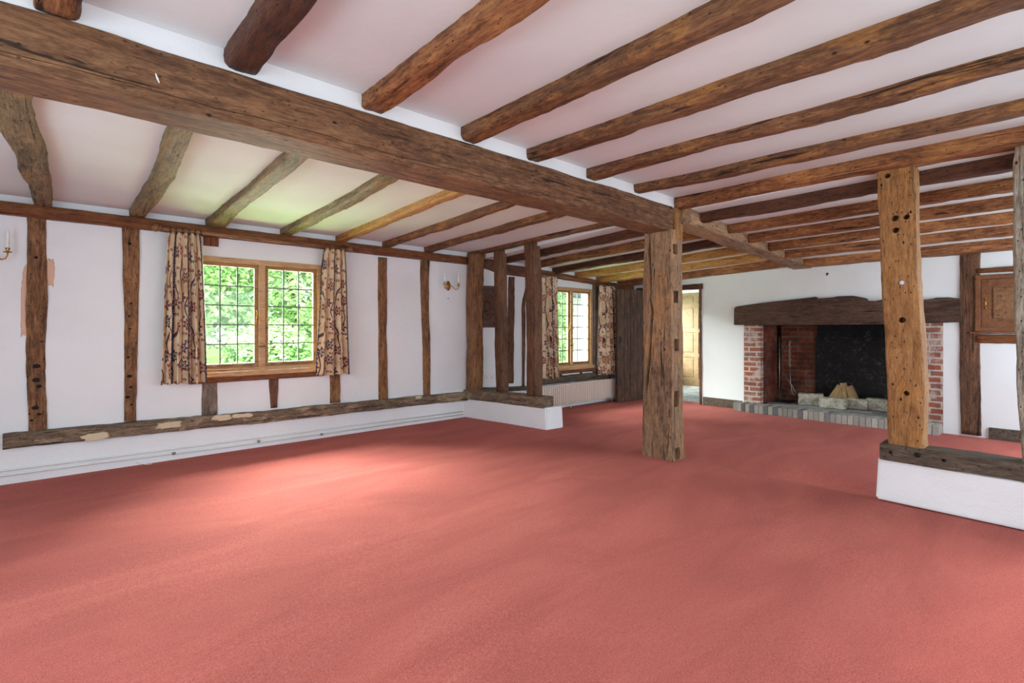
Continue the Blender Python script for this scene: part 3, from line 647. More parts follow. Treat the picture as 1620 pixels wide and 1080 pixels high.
# the long sill timber and its filler patches
s_ = timber('wall_sill', (-0.36, YW-0.045, 0.345), (4.22, YW-0.045, 0.300), 0.09, 0.12, 'sill', seed=35, rough=0.009, wander=0.012, rad=0.016, label='long grey weathered oak sill beam along the foot of the window wall', cat='sill beam')
def patch(name, parent, cen, rx, rz, th, nrm, mat, seed, lab):
    bm = bmesh.new(); n = 64; c = Vector(cen); nv = Vector(nrm); sd = Vector((0, 0, 1)).cross(nv).normalized()
    ring = []
    for k in range(n):
        a = 2*math.pi*k/n; q = 1+0.35*noise.noise(Vector((math.cos(a)*1.6, math.sin(a)*1.6, seed*3.3)))+0.22*noise.noise(Vector((math.cos(a)*9, math.sin(a)*9, seed)))
        ring.append(c+sd*math.copysign(abs(math.cos(a))**0.7, math.cos(a))*rx*q+Vector((0, 0, 1))*math.copysign(abs(math.sin(a))**0.7, math.sin(a))*rz*q)
    A = [bm.verts.new(v) for v in ring]; B = [bm.verts.new(c+(v-c)*0.9+nv*th) for v in ring]
    bm.faces.new(B); bm.faces.new(A[::-1])
    for k in range(n): bm.faces.new((A[k], A[(k+1) % n], B[(k+1) % n], B[k]))
    o = link(name, bm, mat)
    if parent is not None:
        bpy.context.view_layer.update(); o.parent = parent; o.matrix_parent_inverse = parent.matrix_world.inverted()
    if lab: o['label'] = lab
    return o
for k, (px, py, rx, rz) in enumerate(((152, 690, .10, .03), (268, 672, .11, .028), (352, 660, .09, .03), (384, 657, .10, .022), (662, 628, .05, .018))):
    c = onY(px, py, YW-0.098); patch('filler_patch', s_, c, rx, rz, 0.009, (0, -1, 0), 'filler', k+3, 'pale cream filler')
c = onY(43, 478, YW-0.001); patch('plaster_patch', None, c, 0.035, 0.33, 0.004, (0, -1, 0), 'repair', 21, None); tag(bpy.data.objects['plaster_patch'], 'ragged strip of bare pinkish plaster along the left edge of the broad stud', 'plaster patch')
c = onY(79, 430, YW-0.001); o = patch('plaster_patch', None, c, 0.03, 0.13, 0.004, (0, -1, 0), 'repair', 22, None); tag(o, 'small patch of bare pinkish plaster at the right edge of the broad stud', 'plaster patch')

# splayed bit of wall behind the stub
def splay(px, py, off=0.0):           # point on the splayed wall's face, off metres in front
    p0 = Vector((4.28, 5.70, 0)); d = Vector((1.02, YF-5.70, 0)).normalized(); n = Vector((d.y, -d.x, 0))
    r = ray(px, py); o = Vector((0, 0, H)); k = (p0+n*off-o).dot(n)/r.dot(n); return o+r*k
SN = Vector((YF-5.70, -1.02, 0)).normalized()
q0, q1 = splay(762, 425, 0.0), splay(845, 437, 0.0)
timber('splay_rail', (q0.x, q0.y, 2.16), (q1.x+0.05, q1.y, 2.065), 0.08, 0.15, 'stud_dark', seed=90, label='dark bowed rail on the wall behind the stub partition', cat='rail', tab=[(0, 0, 0.03, 1), (0.35, 0, -0.01, 1), (1, 0, 0, 1)])
def sstud(pxl, pxr, pyt, pyb, lb, seed, tab=None, dep=0.05, lean=0):
    c = (pxl+pxr)/2; t = splay(c+lean, pyt); bt = splay(c, pyb); wd = (splay(pxr, pyb)-splay(pxl, pyb)).length
    timber('splay_stud', bt, t, wd, dep, 'stud_dark', up=SN, seed=seed, rad=0.01, tab=tab, label=lb, cat='stud', group='studs behind the stub partition')
sstud(802, 812, 438, 606, 'dark stud on the wall seen between the two stub partition uprights', 91, lean=2)
sstud(826, 829, 447, 610, 'thin curved dark stud behind the end upright of the stub partition', 92, tab=[(0, 0, 0, 1), (0.5, 0.0, 0, 1.6), (0.75, 0, 0, 1.8), (1, -0.06, 0, 1)])
q0, q1 = splay(763, 618, 0.01), splay(846, 612, 0.01)
timber('splay_sill', (q0.x, q0.y, 0.36), (q1.x, q1.y, 0.36), 0.06, 0.07, 'sill_dark', seed=93, label='dark low sill timber behind the stub partition studs', cat='sill beam')
# hearth-bay window wall timbers
timber('hearth_window_rail', (5.28, YF-0.02, 2.085), (7.7, YF-0.02, 1.97), 0.07, 0.09, 'rail', seed=94, label='sloping dark rail above the small window in the far bay', cat='rail')
timber('hearth_window_sill', (5.30, YF-0.03, 0.452), (7.0, YF-0.03, 0.452), 0.10, 0.11, 'sill_dark', seed=95, label='grey sill timber lying above the radiator', cat='sill beam')
x_ = onY(941, 0, YF).x
timber('window_side_post', (x_, YF-0.01, 0.50), (x_, YF-0.01, 2.0), 0.13, 0.06, 'stud_grey', up=(0, -1, 0), seed=96, label='grey weathered upright between the small window and its right curtain', cat='stud')
for px, lb in ((886, 'stubby stud under the mullion of the small window'), (918, 'stubby stud under the right casement of the small window')):
    xx = onY(px, 0, YF).x
    timber('short_stud', (xx, YF-0.005, 0.51), (xx, YF-0.005, 0.62), 0.05, 0.04, 'stud', up=(0, -1, 0), seed=97, label=lb, cat='stud')

# fireplace wall timbers
def estud(pxl, pxr, pyt, pyb, mt, lb, seed, dep=0.06, tab=None, name='wall_stud'):
    c = (pxl+pxr)/2; bt = onX(c, pyb, XF); t = onX(c, pyt, XF); t.x = bt.x = XF+0.005; bt.z = max(bt.z, 0)
    wd = abs(onX(pxl, 0, XF).y-onX(pxr, 0, XF).y)
    return timber(name, bt, t, wd, dep, mt, up=(-1, 0, 0), seed=seed, rad=0.012, tab=tab, label=lb, cat='stud')
e = estud(1519, 1551, 398, 687, 'stud_dark', 'dark oak stud between the fireplace and the wall cupboard', 98); 
timber('doorway_post', (XF-0.005, 4.035, 0), (XF-0.005, 4.035, 1.98), 0.035, 0.05, 'stud_dark', up=(-1, 0, 0), seed=99, label='thin dark upright framing the right side of the hall doorway', cat='door post')
timber('lintel_beam', (XF-0.01, 4.0, 1.94), (XF-0.01, 5.25, 1.93), 0.08, 0.09, 'joist_dark', seed=100, label='dark timber head over the hall doorway', cat='door head')
bm = bmesh.new(); box(bm, XF-0.03, XF+0.001, 3.36, 3.99, 0.0, 0.13, 0.006); struct(link('baseboard_east', bm, 'sill_dark'))
bm = bmesh.new(); box(bm, XF-0.03, XF+0.001, -0.4, 0.60, 0.0, 0.13, 0.006); struct(link('baseboard_east_right', bm, 'sill_dark'))

# ------------------------------------------------------------------ windows
def make_window(name, x0, x1, z0, z1, Y, rows, cols, fw=0.055, cw=0.035):
    root = bpy.data.objects.new(name, None); C.objects.link(root); root.location = ((x0+x1)/2, Y, z0); struct(root)
    cx = (x0+x1)/2; L = lambda bm, n, m, par=root, **k: link(n, bm, m, par, **k)
    X = lambda v: v-cx
    Z = lambda v: v-z0
    bm = bmesh.new(); xm = cx
    box(bm, X(x0), X(x1), -0.03, 0.06, 0, fw, 0.006); box(bm, X(x0), X(x1), -0.03, 0.06, Z(z1)-fw, Z(z1), 0.006)
    box(bm, X(x0), X(x0)+fw, -0.029, 0.06, 0, Z(z1), 0.006); box(bm, X(x1)-fw, X(x1), -0.029, 0.06, 0, Z(z1), 0.006)
    L(bm, 'window_frame', 'window_oak')
    bm = bmesh.new(); box(bm, -fw*0.6, fw*0.6, -0.034, 0.055, fw*0.9, Z(z1)-fw*0.9, 0.008); L(bm, 'mullion', 'window_oak')
    bm = bmesh.new(); box(bm, X(x0)-0.01, X(x1)+0.01, -0.075, -0.02, -0.03, 0.022, 0.008); L(bm, 'window_sill', 'window_oak')
    bm = bmesh.new(); box(bm, X(x0)-0.02, X(x1)+0.02, -0.055, 0.0, -0.085, -0.031, 0.006); o = L(bm, 'sill_board', 'rail'); o['label'] = 'darker board under the sill'
    for side in (0, 1):
        a = X(x0)+fw if side == 0 else fw*0.6; c = -fw*0.6 if side == 0 else X(x1)-fw; zb_, zt = fw, Z(z1)-fw
        bm = bmesh.new()
        box(bm, a, c, -0.006, 0.035, zb_, zb_+cw*1.25, 0.004); box(bm, a, c, -0.006, 0.035, zt-cw, zt, 0.004)
        box(bm, a, a+cw, -0.005, 0.035, zb_, zt, 0.004); box(bm, c-cw, c, -0.005, 0.035, zb_, zt, 0.004)
        cs_ = L(bm, 'casement', 'window_oak_dark')
        ga, gc, gb, gt = a+cw, c-cw, zb_+cw*1.25, zt-cw
        bm = bmesh.new(); box(bm, ga-0.003, gc+0.003, 0.012, 0.016, gb-0.003, gt+0.003); link('window_pane', bm, 'glass', cs_)
        bm = bmesh.new()
        for k in range(1, cols): xx = ga+(gc-ga)*k/cols; box(bm, xx-0.006, xx+0.006, 0.008, 0.020, gb, gt)
        for k in range(1, rows): zz = gb+(gt-gb)*k/rows; box(bm, ga, gc, 0.0085, 0.0195, zz-0.006, zz+0.006)
        link('lead_bars', bm, 'lead', cs_)
        hx = (c-cw*0.5) if side == 0 else (a+cw*0.5); hz = (gb+gt)/2-0.03
        bm = bmesh.new(); box(bm, hx-0.008, hx+0.008, -0.012, -0.004, hz-0.05, hz+0.05, 0.003)
        tube(bm, [(hx, -0.012, hz), (hx, -0.03, hz+0.005), (hx+0.004, -0.034, hz+0.03), (hx, -0.032, hz+0.075), (hx-0.004, -0.03, hz+0.085)], [0.006, 0.006, 0.005, 0.004, 0.006], 8)
        link('casement_handle', bm, 'brass', cs_, True)
        bm = bmesh.new(); zz = zb_+0.02
        tube(bm, [(ga+0.03, -0.014, zz), (ga+0.10, -0.018, zz+0.004), ((ga+gc)/2, -0.014, zz), (gc-0.02, -0.014, zz)], 0.004, 6)
        lathe(bm, [(0.008, -0.01), (0.011, -0.006), (0.004, 0.006)], (ga+0.03, -0.014, zz+0.006), 'Z', 10); link('casement_stay', bm, 'bronze', cs_, True)
    return root
make_window('window_1', W1[0], W1[1], W1[2], W1[3], YW+0.015, 5, 3)
make_window('window_2', W2[0], W2[1], W2[2], W2[3], YF+0.015, 6, 3, 0.05, 0.03)

# ------------------------------------------------------------------ curtains
def curtain(name, lab, top, bot, Y, zt, zbm, folds, seed, fab=1.15, amp=0.046, cat='curtain', group=None):
    bm = bmesh.new(); uvl = bm.loops.layers.uv.new('UVMap'); nu, nv = folds*16, 44; G = []; UV = []
    rnd = random.Random(seed); ph = [rnd.uniform(-0.5, 0.5) for _ in range(folds+2)]; am = [rnd.uniform(0.6, 1.25) for _ in range(folds+2)]
    for j in range(nv+1):
        v = j/nv; e = v**0.6; row = []
        xa = top[0]+(bot[0]-top[0])*e; xb = top[1]+(bot[1]-top[1])*e
        for i in range(nu+1):
            u = i/nu; fpos = u*folds; k = int(min(fpos, folds-1e-6)); fr = fpos-k
            A = am[k]*(1-fr)+am[k+1]*fr; P = ph[k]*(1-fr)+ph[k+1]*fr
            th = 2*math.pi*fpos+P*v*1.5
            a = amp*A*(0.55+0.6*v)
            x = xa+(xb-xa)*(u+0.022*math.sin(2*th+P)*(0.4+v))+0.006*noise.noise(Vector((u*4, v*3, seed)))
            y = Y-0.5*a+a*math.sin(th)+0.012*noise.noise(Vector((u*6, v*2.5, seed+9)))
            z = zt+(zbm-zt)*v+0.006*math.sin(th)*v+(0.012*(1-abs(math.cos(th/2)))*(1-v)**6)
            row.append(bm.verts.new((x, y, z)))
        G.append(row)
    for j in range(nv):
        for i in range(nu):
            f = bm.faces.new((G[j][i], G[j+1][i], G[j+1][i+1], G[j][i+1])); f.smooth = True
            for lp, (ii, jj) in zip(f.loops, ((i, j), (i, j+1), (i+1, j+1), (i+1, j))): lp[uvl].uv = (ii/nu*fab+seed*0.23, (1-jj/nv)*(zt-zbm))
    o = link(name, bm, 'curtain', uv='keep'); tag(o, lab, cat, group)
    md = o.modifiers.new('thickness', 'SOLIDIFY'); md.thickness = 0.004
    return o
def pole(name, lab, pa, pb, r, ringx, mat='pole'):
    pa, pb = Vector(pa), Vector(pb); root = thing(name, lab, 'curtain pole', pa); d = pb-pa; dn = d.normalized()
    bm = bmesh.new(); tube(bm, [(0, 0, 0), d*0.5, d], r, 14); link('rod', bm, mat, root, True)
    for e, sg in ((Vector((0, 0, 0)), -1), (d, 1)):
        bm = bmesh.new(); prof = [(0.6*r, 0), (1.5*r, 0.004), (1.5*r, 0.012), (0.8*r, 0.018), (1.6*r, 0.03), (2.0*r, 0.045), (1.7*r, 0.062), (0.9*r, 0.075), (0.2*r, 0.08)]
        lathe(bm, [(q, h*sg) for q, h in prof], e, 'X', 16); link('finial', bm, mat, root, True)
    for t in (0.06, 0.94):
        bm = bmesh.new(); c = d*t; tube(bm, [c+Vector((0, 0.0, -r)), c+Vector((0, 0.03, -r-0.004)), c+Vector((0, 0.075, -r))], 0.008, 8); lathe(bm, [(0.014, 0.06), (0.018, 0.07), (0.018, 0.078)], c+Vector((0, 0, -r)), 'Y', 12); link('bracket', bm, 'brass', root, True)
    for x in ringx:
        t = (x-pa.x)/d.x; c = d*t; bm = bmesh.new(); n = 18
        tube(bm, [c+Vector((random.uniform(-.003, .003), math.cos(2*math.pi*k/n)*(r+0.007), math.sin(2*math.pi*k/n)*(r+0.007)-0.006)) for k in range(n+1)], 0.0035, 6, False)
        tube(bm, [c+Vector((0, 0, -r-0.012)), c+Vector((0, 0, -r-0.03))], 0.0025, 6); link('ring', bm, 'bronze', root, True)
    return root
YC = YW-0.135
xl0, xl1 = onY(268, 365, YC).x, onY(317, 372, YC).x; xb0, xb1 = onY(256, 605, YC).x, onY(327, 600, YC).x
zt = 2.142; zbm = onY(290, 606, YC).z
curtain('floral_curtain', 'cream floral curtain with navy edge hanging left of the big leaded window', (xl0, xl1), (xb0, xb1), YC, zt, zbm, 5, 1, fab=1.25, group='floral curtains')
xr0, xr1 = onY(513, 395, YC).x, onY(545, 400, YC).x; yb0, yb1 = onY(499, 590, YC).x, onY(551, 592, YC).x
curtain('floral_curtain', 'cream floral curtain with navy edge hanging right of the big leaded window', (xr0, xr1), (yb0, yb1), YC, 2.142, onY(525, 592, YC).z, 4, 2, fab=1.0, group='floral curtains')
pa, pb = onY(256, 357, YC), onY(548, 393, YC)
pa.z = pb.z = 2.170
pole('curtain_pole', 'brown wooden curtain pole with turned ends over the big leaded window', pa, pb, 0.019,
     [xl0+(xl1-xl0)*k/5 for k in range(6)]+[xr0+(xr1-xr0)*k/4 for k in range(5)])
YC2 = YF-0.11
fx = lambda px: onY(px, 0, YC2).x
curtain('floral_curtain', 'navy bordered floral curtain left of the small window, beside the stub partition', (fx(857), fx(881)), (fx(857), fx(883)), YC2, onY(868, 438, YC2).z, onY(868, 598, YC2).z, 5, 5, fab=1.1, amp=0.03, group='floral curtains')
curtain('floral_curtain', 'pinkish floral curtain right of the small window, beside the open plank door', (fx(947), fx(971)), (fx(945), fx(976)), YC2, onY(958, 453, YC2).z, onY(958, 592, YC2).z, 5, 6, fab=1.1, amp=0.03, group='floral curtains')
pa, pb = onY(853, 434, YC2), onY(974, 449, YC2)
pole('curtain_pole', 'dark curtain pole over the small window in the far bay', pa, pb, 0.011,
     [fx(857)+(fx(881)-fx(857))*k/5 for k in range(6)]+[fx(947)+(fx(971)-fx(947))*k/5 for k in range(6)])

# ------------------------------------------------------------------ wall lights
def wall_light(lab, loc):
    root = thing('wall_light', lab, 'wall light', loc, group='twin candle wall lights')
    bm = bmesh.new(); lathe(bm, [(0.001, -0.026), (0.012, -0.026), (0.016, -0.02), (0.028, -0.014), (0.034, -0.008), (0.036, 0)], (0, 0, 0), 'Y', 24)
    for v in bm.verts: v.co.z *= 1.9
    link('backplate', bm, 'brass', root, True)
    for s in (-1, 1):
        ax, ay = s*0.115, -0.085
        bm = bmesh.new(); pts = [Vector((0, -0.02, 0.0)), Vector((s*0.03, -0.045, 0.0)), Vector((s*0.055, -0.06, -0.03)), Vector((s*0.08, -0.075, -0.055)), Vector((s*0.103, -0.084, -0.045)), Vector((ax, ay, -0.015)), Vector((ax, ay, 0.01))]
        tube(bm, pts, 0.0055, 8); arm = link('arm', bm, 'brass', root, True)
        bm = bmesh.new(); lathe(bm, [(0.004, 0.0), (0.026, 0.006), (0.028, 0.011), (0.012, 0.012), (0.009, 0.018), (0.015, 0.03), (0.014, 0.04)], (ax, ay, 0), 'Z', 16); link('drip_cup', bm, 'brass', arm, True)
        bm = bmesh.new(); lathe(bm, [(0.0125, 0.034), (0.0125, 0.115), (0.009, 0.117)], (ax, ay, 0), 'Z', 16); link('candle_tube', bm, 'candle', arm, True)
        bm = bmesh.new(); lathe(bm, [(0.008, 0.116), (0.012, 0.128), (0.015, 0.145), (0.012, 0.165), (0.005, 0.185), (0.001, 0.195)], (ax, ay, 0), 'Z', 14); link('bulb', bm, 'bulb', arm, True)
c = onY(709, 452, YW); wall_light('brass twin candle wall light between the last slim stud and the corner post', (c.x, YW, c.z))
c = onY(12, 400, YW-0.085); wall_light('brass candle wall light cut by the left edge of the picture', (c.x-0.115, YW, c.z))

# ------------------------------------------------------------------ sockets, switch, pipes, radiator
def plate(name, lab, cen, nrm, wd, ht, cat, kind='socket'):
    a = math.atan2(nrm[0], -nrm[1]); root = thing(name, lab, cat, cen, a)      # local -y faces the room
    bm = bmesh.new(); box(bm, -wd/2, wd/2, -0.009, 0.0, -ht/2, ht/2, 0.003); link('faceplate', bm, 'plastic', root)
    if kind == 'socket':
        for s in (-1, 1):
            bm = bmesh.new()
            box(bm, s*0.036-0.004, s*0.036+0.004, -0.0105, -0.008, 0.008, 0.017); box(bm, s*0.036-0.014, s*0.036-0.008, -0.0105, -0.008, -0.012, -0.006); box(bm, s*0.036+0.008, s*0.036+0.014, -0.0105, -0.008, -0.012, -0.006)
            link('pin_holes', bm, 'dark', root)
            bm = bmesh.new(); box(bm, s*0.016-0.005, s*0.016+0.005, -0.013, -0.008, 0.016, 0.032, 0.002); link('rocker', bm, 'plastic', root)
    elif kind == 'switch':
        bm = bmesh.new(); box(bm, -0.006, 0.006, -0.014, -0.008, -0.012, 0.012, 0.002); link('rocker', bm, 'plastic', root)
    return root
c = splay(774, 597); plate('double_socket', 'white double socket low on the wall behind the stub partition', c, SN, 0.146, 0.086, 'socket')
c = onX(1110, 494, XF); plate('light_switch', 'white light switch on the fireplace wall beside the hall doorway', c, (-1, 0), 0.086, 0.086, 'switch', 'switch')

def pipe_run(name, lab, pts, r, cat='pipe'):
    bm = bmesh.new(); tube(bm, pts, r, 10); o = link(name, bm, 'white_paint', smooth=True); return tag(o, lab, cat, 'heating pipes along the window wall')
yy = YW-0.062
pipe_run('heating_pipe', 'upper white painted pipe along the foot of the window wall', [(XW, yy, 0.125), (-0.4, yy, 0.118), (1.0, yy, 0.105), (2.2, yy, 0.10), (4.16, yy, 0.085)], 0.008)
pipe_run('heating_pipe', 'lower white painted pipe just above the carpet along the window wall', [(XW, yy, 0.082), (0.2, yy, 0.076), (1.2, yy, 0.055), (4.16, yy, 0.045)], 0.008)
for px, py, lb in ((274, 716, 'small capped pipe stub left of three low on the window wall'), (408, 697, 'small capped pipe stub, middle of three low on the window wall'), (507, 686, 'small capped pipe stub, right of three low on the window wall')):
    c = onY(px, py, YW-0.04); bm = bmesh.new(); tube(bm, [(c.x, YW-0.035, c.z), (c.x, YW-0.075, c.z)], 0.008, 8); lathe(bm, [(0.014, -0.01), (0.015, 0.008), (0.006, 0.012)], (c.x, YW-0.072, c.z), 'Z', 10)
    tag(link('pipe_stub', bm, 'steel', smooth=True), lb, 'pipe stub', 'capped pipe stubs')
c = onZ(232, 736, 0.01); bm = bmesh.new(); tube(bm, [(c.x-0.07, YW-0.06, 0.03), (c.x-0.03, YW-0.09, 0.02), (c.x, YW-0.10, 0.008), (c.x+0.03, YW-0.12, 0.008), (c.x+0.05, YW-0.09, 0.012)], 0.003, 6)
tag(link('loose_cable', bm, 'plastic', smooth=True), 'short loose end of white cable on the carpet edge under the left curtain', 'cable')

# radiator
rx0, rx1, ry = 5.2, onY(973, 600, YF-0.13).x, YF-0.13
root = thing('radiator', 'long low cream ribbed radiator under the small window', 'radiator', ((rx0+rx1)/2, ry, 0)); hw = (rx1-rx0)/2
bm = bmesh.new(); n = int(2*hw/0.046); pts = []
for k in range(n):
    xa = -hw+2*hw*k/n; wd = 2*hw/n
    pts += [(xa, 0.0), (xa+wd*0.12, -0.022), (xa+wd*0.5, -0.022), (xa+wd*0.62, 0.0)]
pts += [(hw, 0.0), (hw, 0.014), (-hw, 0.014)]
prism(bm, pts, 'Z', 0.075, 0.385); link('front_panel', bm, 'radiator', root)
bm = bmesh.new(); box(bm, -hw-0.006, hw+0.006, -0.024, 0.03, 0.378, 0.392, 0.004); link('top_grille', bm, 'radiator', root)
bm = bmesh.new(); box(bm, -hw, hw, 0.018, 0.032, 0.08, 0.38, 0.004); link('rear_panel', bm, 'radiator', root)
for s in (-1, 1):
    bm = bmesh.new(); box(bm, s*hw-0.006, s*hw+0.006, -0.008, 0.03, 0.07, 0.388, 0.003); link('side_cover', bm, 'radiator', root)
for s in (-0.6, 0.6):
    bm = bmesh.new(); box(bm, s*hw-0.02, s*hw+0.02, 0.03, 0.13, 0.15, 0.32, 0.002); link('bracket', bm, 'white_paint', root)
bm = bmesh.new(); tube(bm, [(-hw*0.2, 0.03, 0.085), (-hw*0.2, 0.03, 0.0)], 0.008, 8); link('pipe', bm, 'white_paint', root, True)
bm = bmesh.new(); tube(bm, [(hw-0.04, 0.03, 0.085), (hw-0.04, 0.03, 0.0)], 0.008, 8); link('pipe', bm, 'white_paint', root, True)

# ------------------------------------------------------------------ carved wooden panel
c = splay(771, 485); root = thing('carved_panel', 'dark carved wooden wall panel behind the left of the stub partition', 'carved panel', c, math.atan2(SN.x, -SN.y))
bm = bmesh.new(); box(bm, -0.165, 0.165, -0.018, 0, -0.30, 0.30, 0.004); link('board', bm, 'carved', root)
bm = bmesh.new()
for a in ((-0.165, 0.165, 0.265, 0.30), (-0.165, 0.165, -0.30, -0.265), (-0.165, -0.13, -0.30, 0.30), (0.13, 0.165, -0.30, 0.30)): box(bm, a[0], a[1], -0.034, -0.017, a[2], a[3], 0.005)
link('frame', bm, 'carved', root)
bm = bmesh.new()
for k in range(3):
    rr = 0.1-0.028*k; tube(bm, [(rr*math.cos(2*math.pi*q/28), -0.02, rr*1.9*math.sin(2*math.pi*q/28)) for q in range(29)], 0.008, 8, False)
for k in range(8):
    a = 2*math.pi*k/8; tube(bm, [(0.02*math.cos(a), -0.02, 0.04*math.sin(a)), (0.045*math.cos(a+.3), -0.026, 0.085*math.sin(a+.3)), (0.07*math.cos(a), -0.02, 0.13*math.sin(a))], [0.004, 0.01, 0.004], 8)
for sx in (-1, 1):
    for sz in (-1, 1): tube(bm, [(sx*0.115, -0.02, sz*0.25), (sx*0.09, -0.024, sz*0.235), (sx*0.1, -0.02, sz*0.2), (sx*0.12, -0.02, sz*0.21)], 0.007, 8)
link('carving', bm, 'carved', root, True)

# ------------------------------------------------------------------ doors
root = bpy.data.objects.new('door_1', None); C.objects.link(root); struct(root); root.location = (7.74, 5.0, 0.012); root.rotation_euler = (0, 0, R(180-4))
bm = bmesh.new(); px_ = 0.0
for k, wd in enumerate((0.17, 0.15, 0.18, 0.16, 0.19)):
    box(bm, px_+0.004, px_+wd-0.004, -0.02, 0.02, 0, 1.90+0.004*(k % 2), 0.005); px_ += wd
o = link('planks', bm, 'plank_door', root)
# grain runs along local x, so the plank mesh is stored lying down and stood up
for v in o.data.vertices: v.co = Vector((v.co.z, v.co.y, -v.co.x))
o.rotation_euler = (0, -math.pi/2, 0)
for z in (0.28, 0.98, 1.62):
    bm = bmesh.new(); box(bm, 0.03, 0.82, -0.042, -0.02, z-0.06, z+0.06, 0.004); link('ledge', bm, 'plank_door', root)
bm = bmesh.new(); box(bm, 0.76, 0.80, 0.02, 0.026, 0.98, 1.10, 0.002); tube(bm, [(0.78, 0.026, 1.08), (0.78, 0.055, 1.07), (0.78, 0.055, 1.01), (0.78, 0.026, 1.0)], 0.005, 8); link('door_handle', bm, 'iron', root, True)
for z in (0.28, 1.62):
    bm = bmesh.new(); box(bm, 0.0, 0.42, -0.047, -0.041, z-0.016, z+0.016, 0.002); lathe(bm, [(0.009, -0.03), (0.009, 0.03)], (0.0, -0.03, z), 'Z', 10); link('strap_hinge', bm, 'iron', root)
# panelled oak door at the end of the hall
root = bpy.data.objects.new('door_2', None); C.objects.link(root); struct(root); root.location = (10.16, 5.35, 0.0)
bm = bmesh.new(); A, Bz = 0.62, 2.02
for y0_, y1_ in ((-A, -A+0.11), (-0.05, 0.05), (A-0.11, A)): box(bm, -0.02, 0.03, y0_, y1_, 0, Bz, 0.005)
zr = [0, 0.16, 0.62, 0.72, 1.18, 1.28, 1.72, 1.80, 1.90, 2.02]
for z0_, z1_ in ((0, .16), (.62, .70), (1.16, 1.24), (1.70, 1.78), (1.94, 2.02)): box(bm, -0.018, 0.03, -A, A, z0_, z1_, 0.005)
link('door_frame', bm, 'panel_door', root)
for (ya, yb) in ((-A+0.11, -0.05), (0.05, A-0.11)):
    for (za, zc) in ((.16, .62), (.70, 1.16), (1.24, 1.70), (1.78, 1.94)):
        bm = bmesh.new(); box(bm, 0.0, 0.03, ya-0.01, yb+0.01, za-0.01, zc+0.01); box(bm, -0.01, 0.005, ya+0.03, yb-0.03, za+0.03, zc-0.03, 0.008); link('door_panel', bm, 'panel_door', root)
bm = bmesh.new(); box(bm, -0.03, -0.018, -A+0.03, -A+0.11, 1.22, 1.34, 0.003); o = link('finger_plate', bm, 'plastic', root); o['label'] = 'small white plate'
bm = bmesh.new(); box(bm, 10.12, 10.199, 4.55, 6.15, 2.02, 2.12, 0.006); struct(link('trim_2', bm, 'white_paint'))

# ------------------------------------------------------------------ fireplace
root = thing('fireplace', 'open brick inglenook fireplace recess under the dark mantel beam', 'fireplace', (XF, 2.1, 0))
def fp(name, f, mat, lab=None):
    bm = bmesh.new(); f(bm); o = link(name, bm, mat, uv=True); o.parent = root; o.matrix_parent_inverse = Matrix.Translation((-XF, -2.1, 0))
    if lab: o['label'] = lab
    return o
fp('left_pier', lambda b: box(b, XF-0.012, XF+0.30, 3.09, 3.335, 0, 1.32, 0.006), 'brick', 'red brick pier with pale old whitewash')
fp('right_pier', lambda b: box(b, XF-0.012, XF+0.30, 0.995, 1.17, 0, 1.32, 0.006), 'brick', 'red brick pier with wide pale mortar')
fp('left_cheek', lambda b: box(b, XF+0.10, 8.42, 3.085, 3.3, 0, 1.9), 'brick_side', 'sooty red brick cheek')
fp('back_brickwork', lambda b: (box(b, 8.50, 8.70, 2.60, 3.05, 0.1, 1.9), box(b, 8.8, 8.9, 2.9, 3.4, 0.1, 1.9)), 'brick_back', 'warm brown brick at the back corner')
fp('fireback', lambda b: (box(b, 8.60, 8.75, 0.9, 2.62, 0.1, 1.12), box(b, 8.78, 8.9, 0.9, 2.62, 1.1, 2.2)), 'soot', 'soot-black brick back with pale flakes')
fp('right_cheek', lambda b: box(b, XF+0.28, 8.9, 0.95, 1.13, 0, 2.2), 'brick_side')
fp('flue', lambda b: (box(b, XF+0.16, 8.9, 3.3, 3.4, 0, 2.3), box(b, XF+0.10, 8.9, 0.9, 3.4, 2.2, 2.3), box(b, 8.9, 9.0, 0.9, 3.4, 0, 2.3), box(b, XF+0.161, XF+0.25, 0.9, 3.4, 1.45, 2.3)), 'soot')
# hearth: bricks on edge
bm = bmesh.new(); tl = bm.loops.layers.float_color.new('tint'); rnd = random.Random(4)
def tbox(*a, col):
    vs = box(bm, *a[:6], a[6]); fs = {f for v in vs for f in v.link_faces}
    for f in fs:
        for l in f.loops: l[tl] = col
n = 37; ya, yb = 1.0, 3.42
for k in range(n):
    y0_ = ya+(yb-ya)*k/n; y1_ = ya+(yb-ya)*(k+1)/n; g_ = rnd.uniform(0.32, 0.46) if k < n*0.62 else rnd.uniform(0.20, 0.30)
    col = (g_*1.05, g_*rnd.uniform(0.96, 1.0), g_*rnd.uniform(0.86, 0.93), 1)
    if rnd.random() < 0.1: col = (g_*0.5, g_*0.48, g_*0.5, 1)
    dx = rnd.uniform(0, 0.008)+(0.06*((k-31)/6)**2 if k > 31 else 0); tbox(7.56+dx, 7.79, y0_+0.002, y1_-0.002, 0.0, 0.118+rnd.uniform(-.003, .003), 0.006, col=col)
for r_ in range(9):
    for k in range(11):
        xa = 7.795+r_*0.1; y0_ = 1.02+k*0.215+(0.1 if r_ % 2 else 0)
        if y0_+0.21 > 3.08 and xa < 8.2: y1_ = min(y0_+0.21, 3.08)
        else: y1_ = y0_+0.21
        if y1_-y0_ < 0.03: continue
        g_ = rnd.uniform(0.20, 0.34); tbox(xa+0.002, xa+0.098, y0_, y1_-0.004, 0.0, 0.112+rnd.uniform(-.002, .002), 0.004, col=(g_, g_*1.0, g_*0.98, 1))
vs = box(bm, 7.70, 8.7, 1.02, 3.30, 0.0, 0.10)
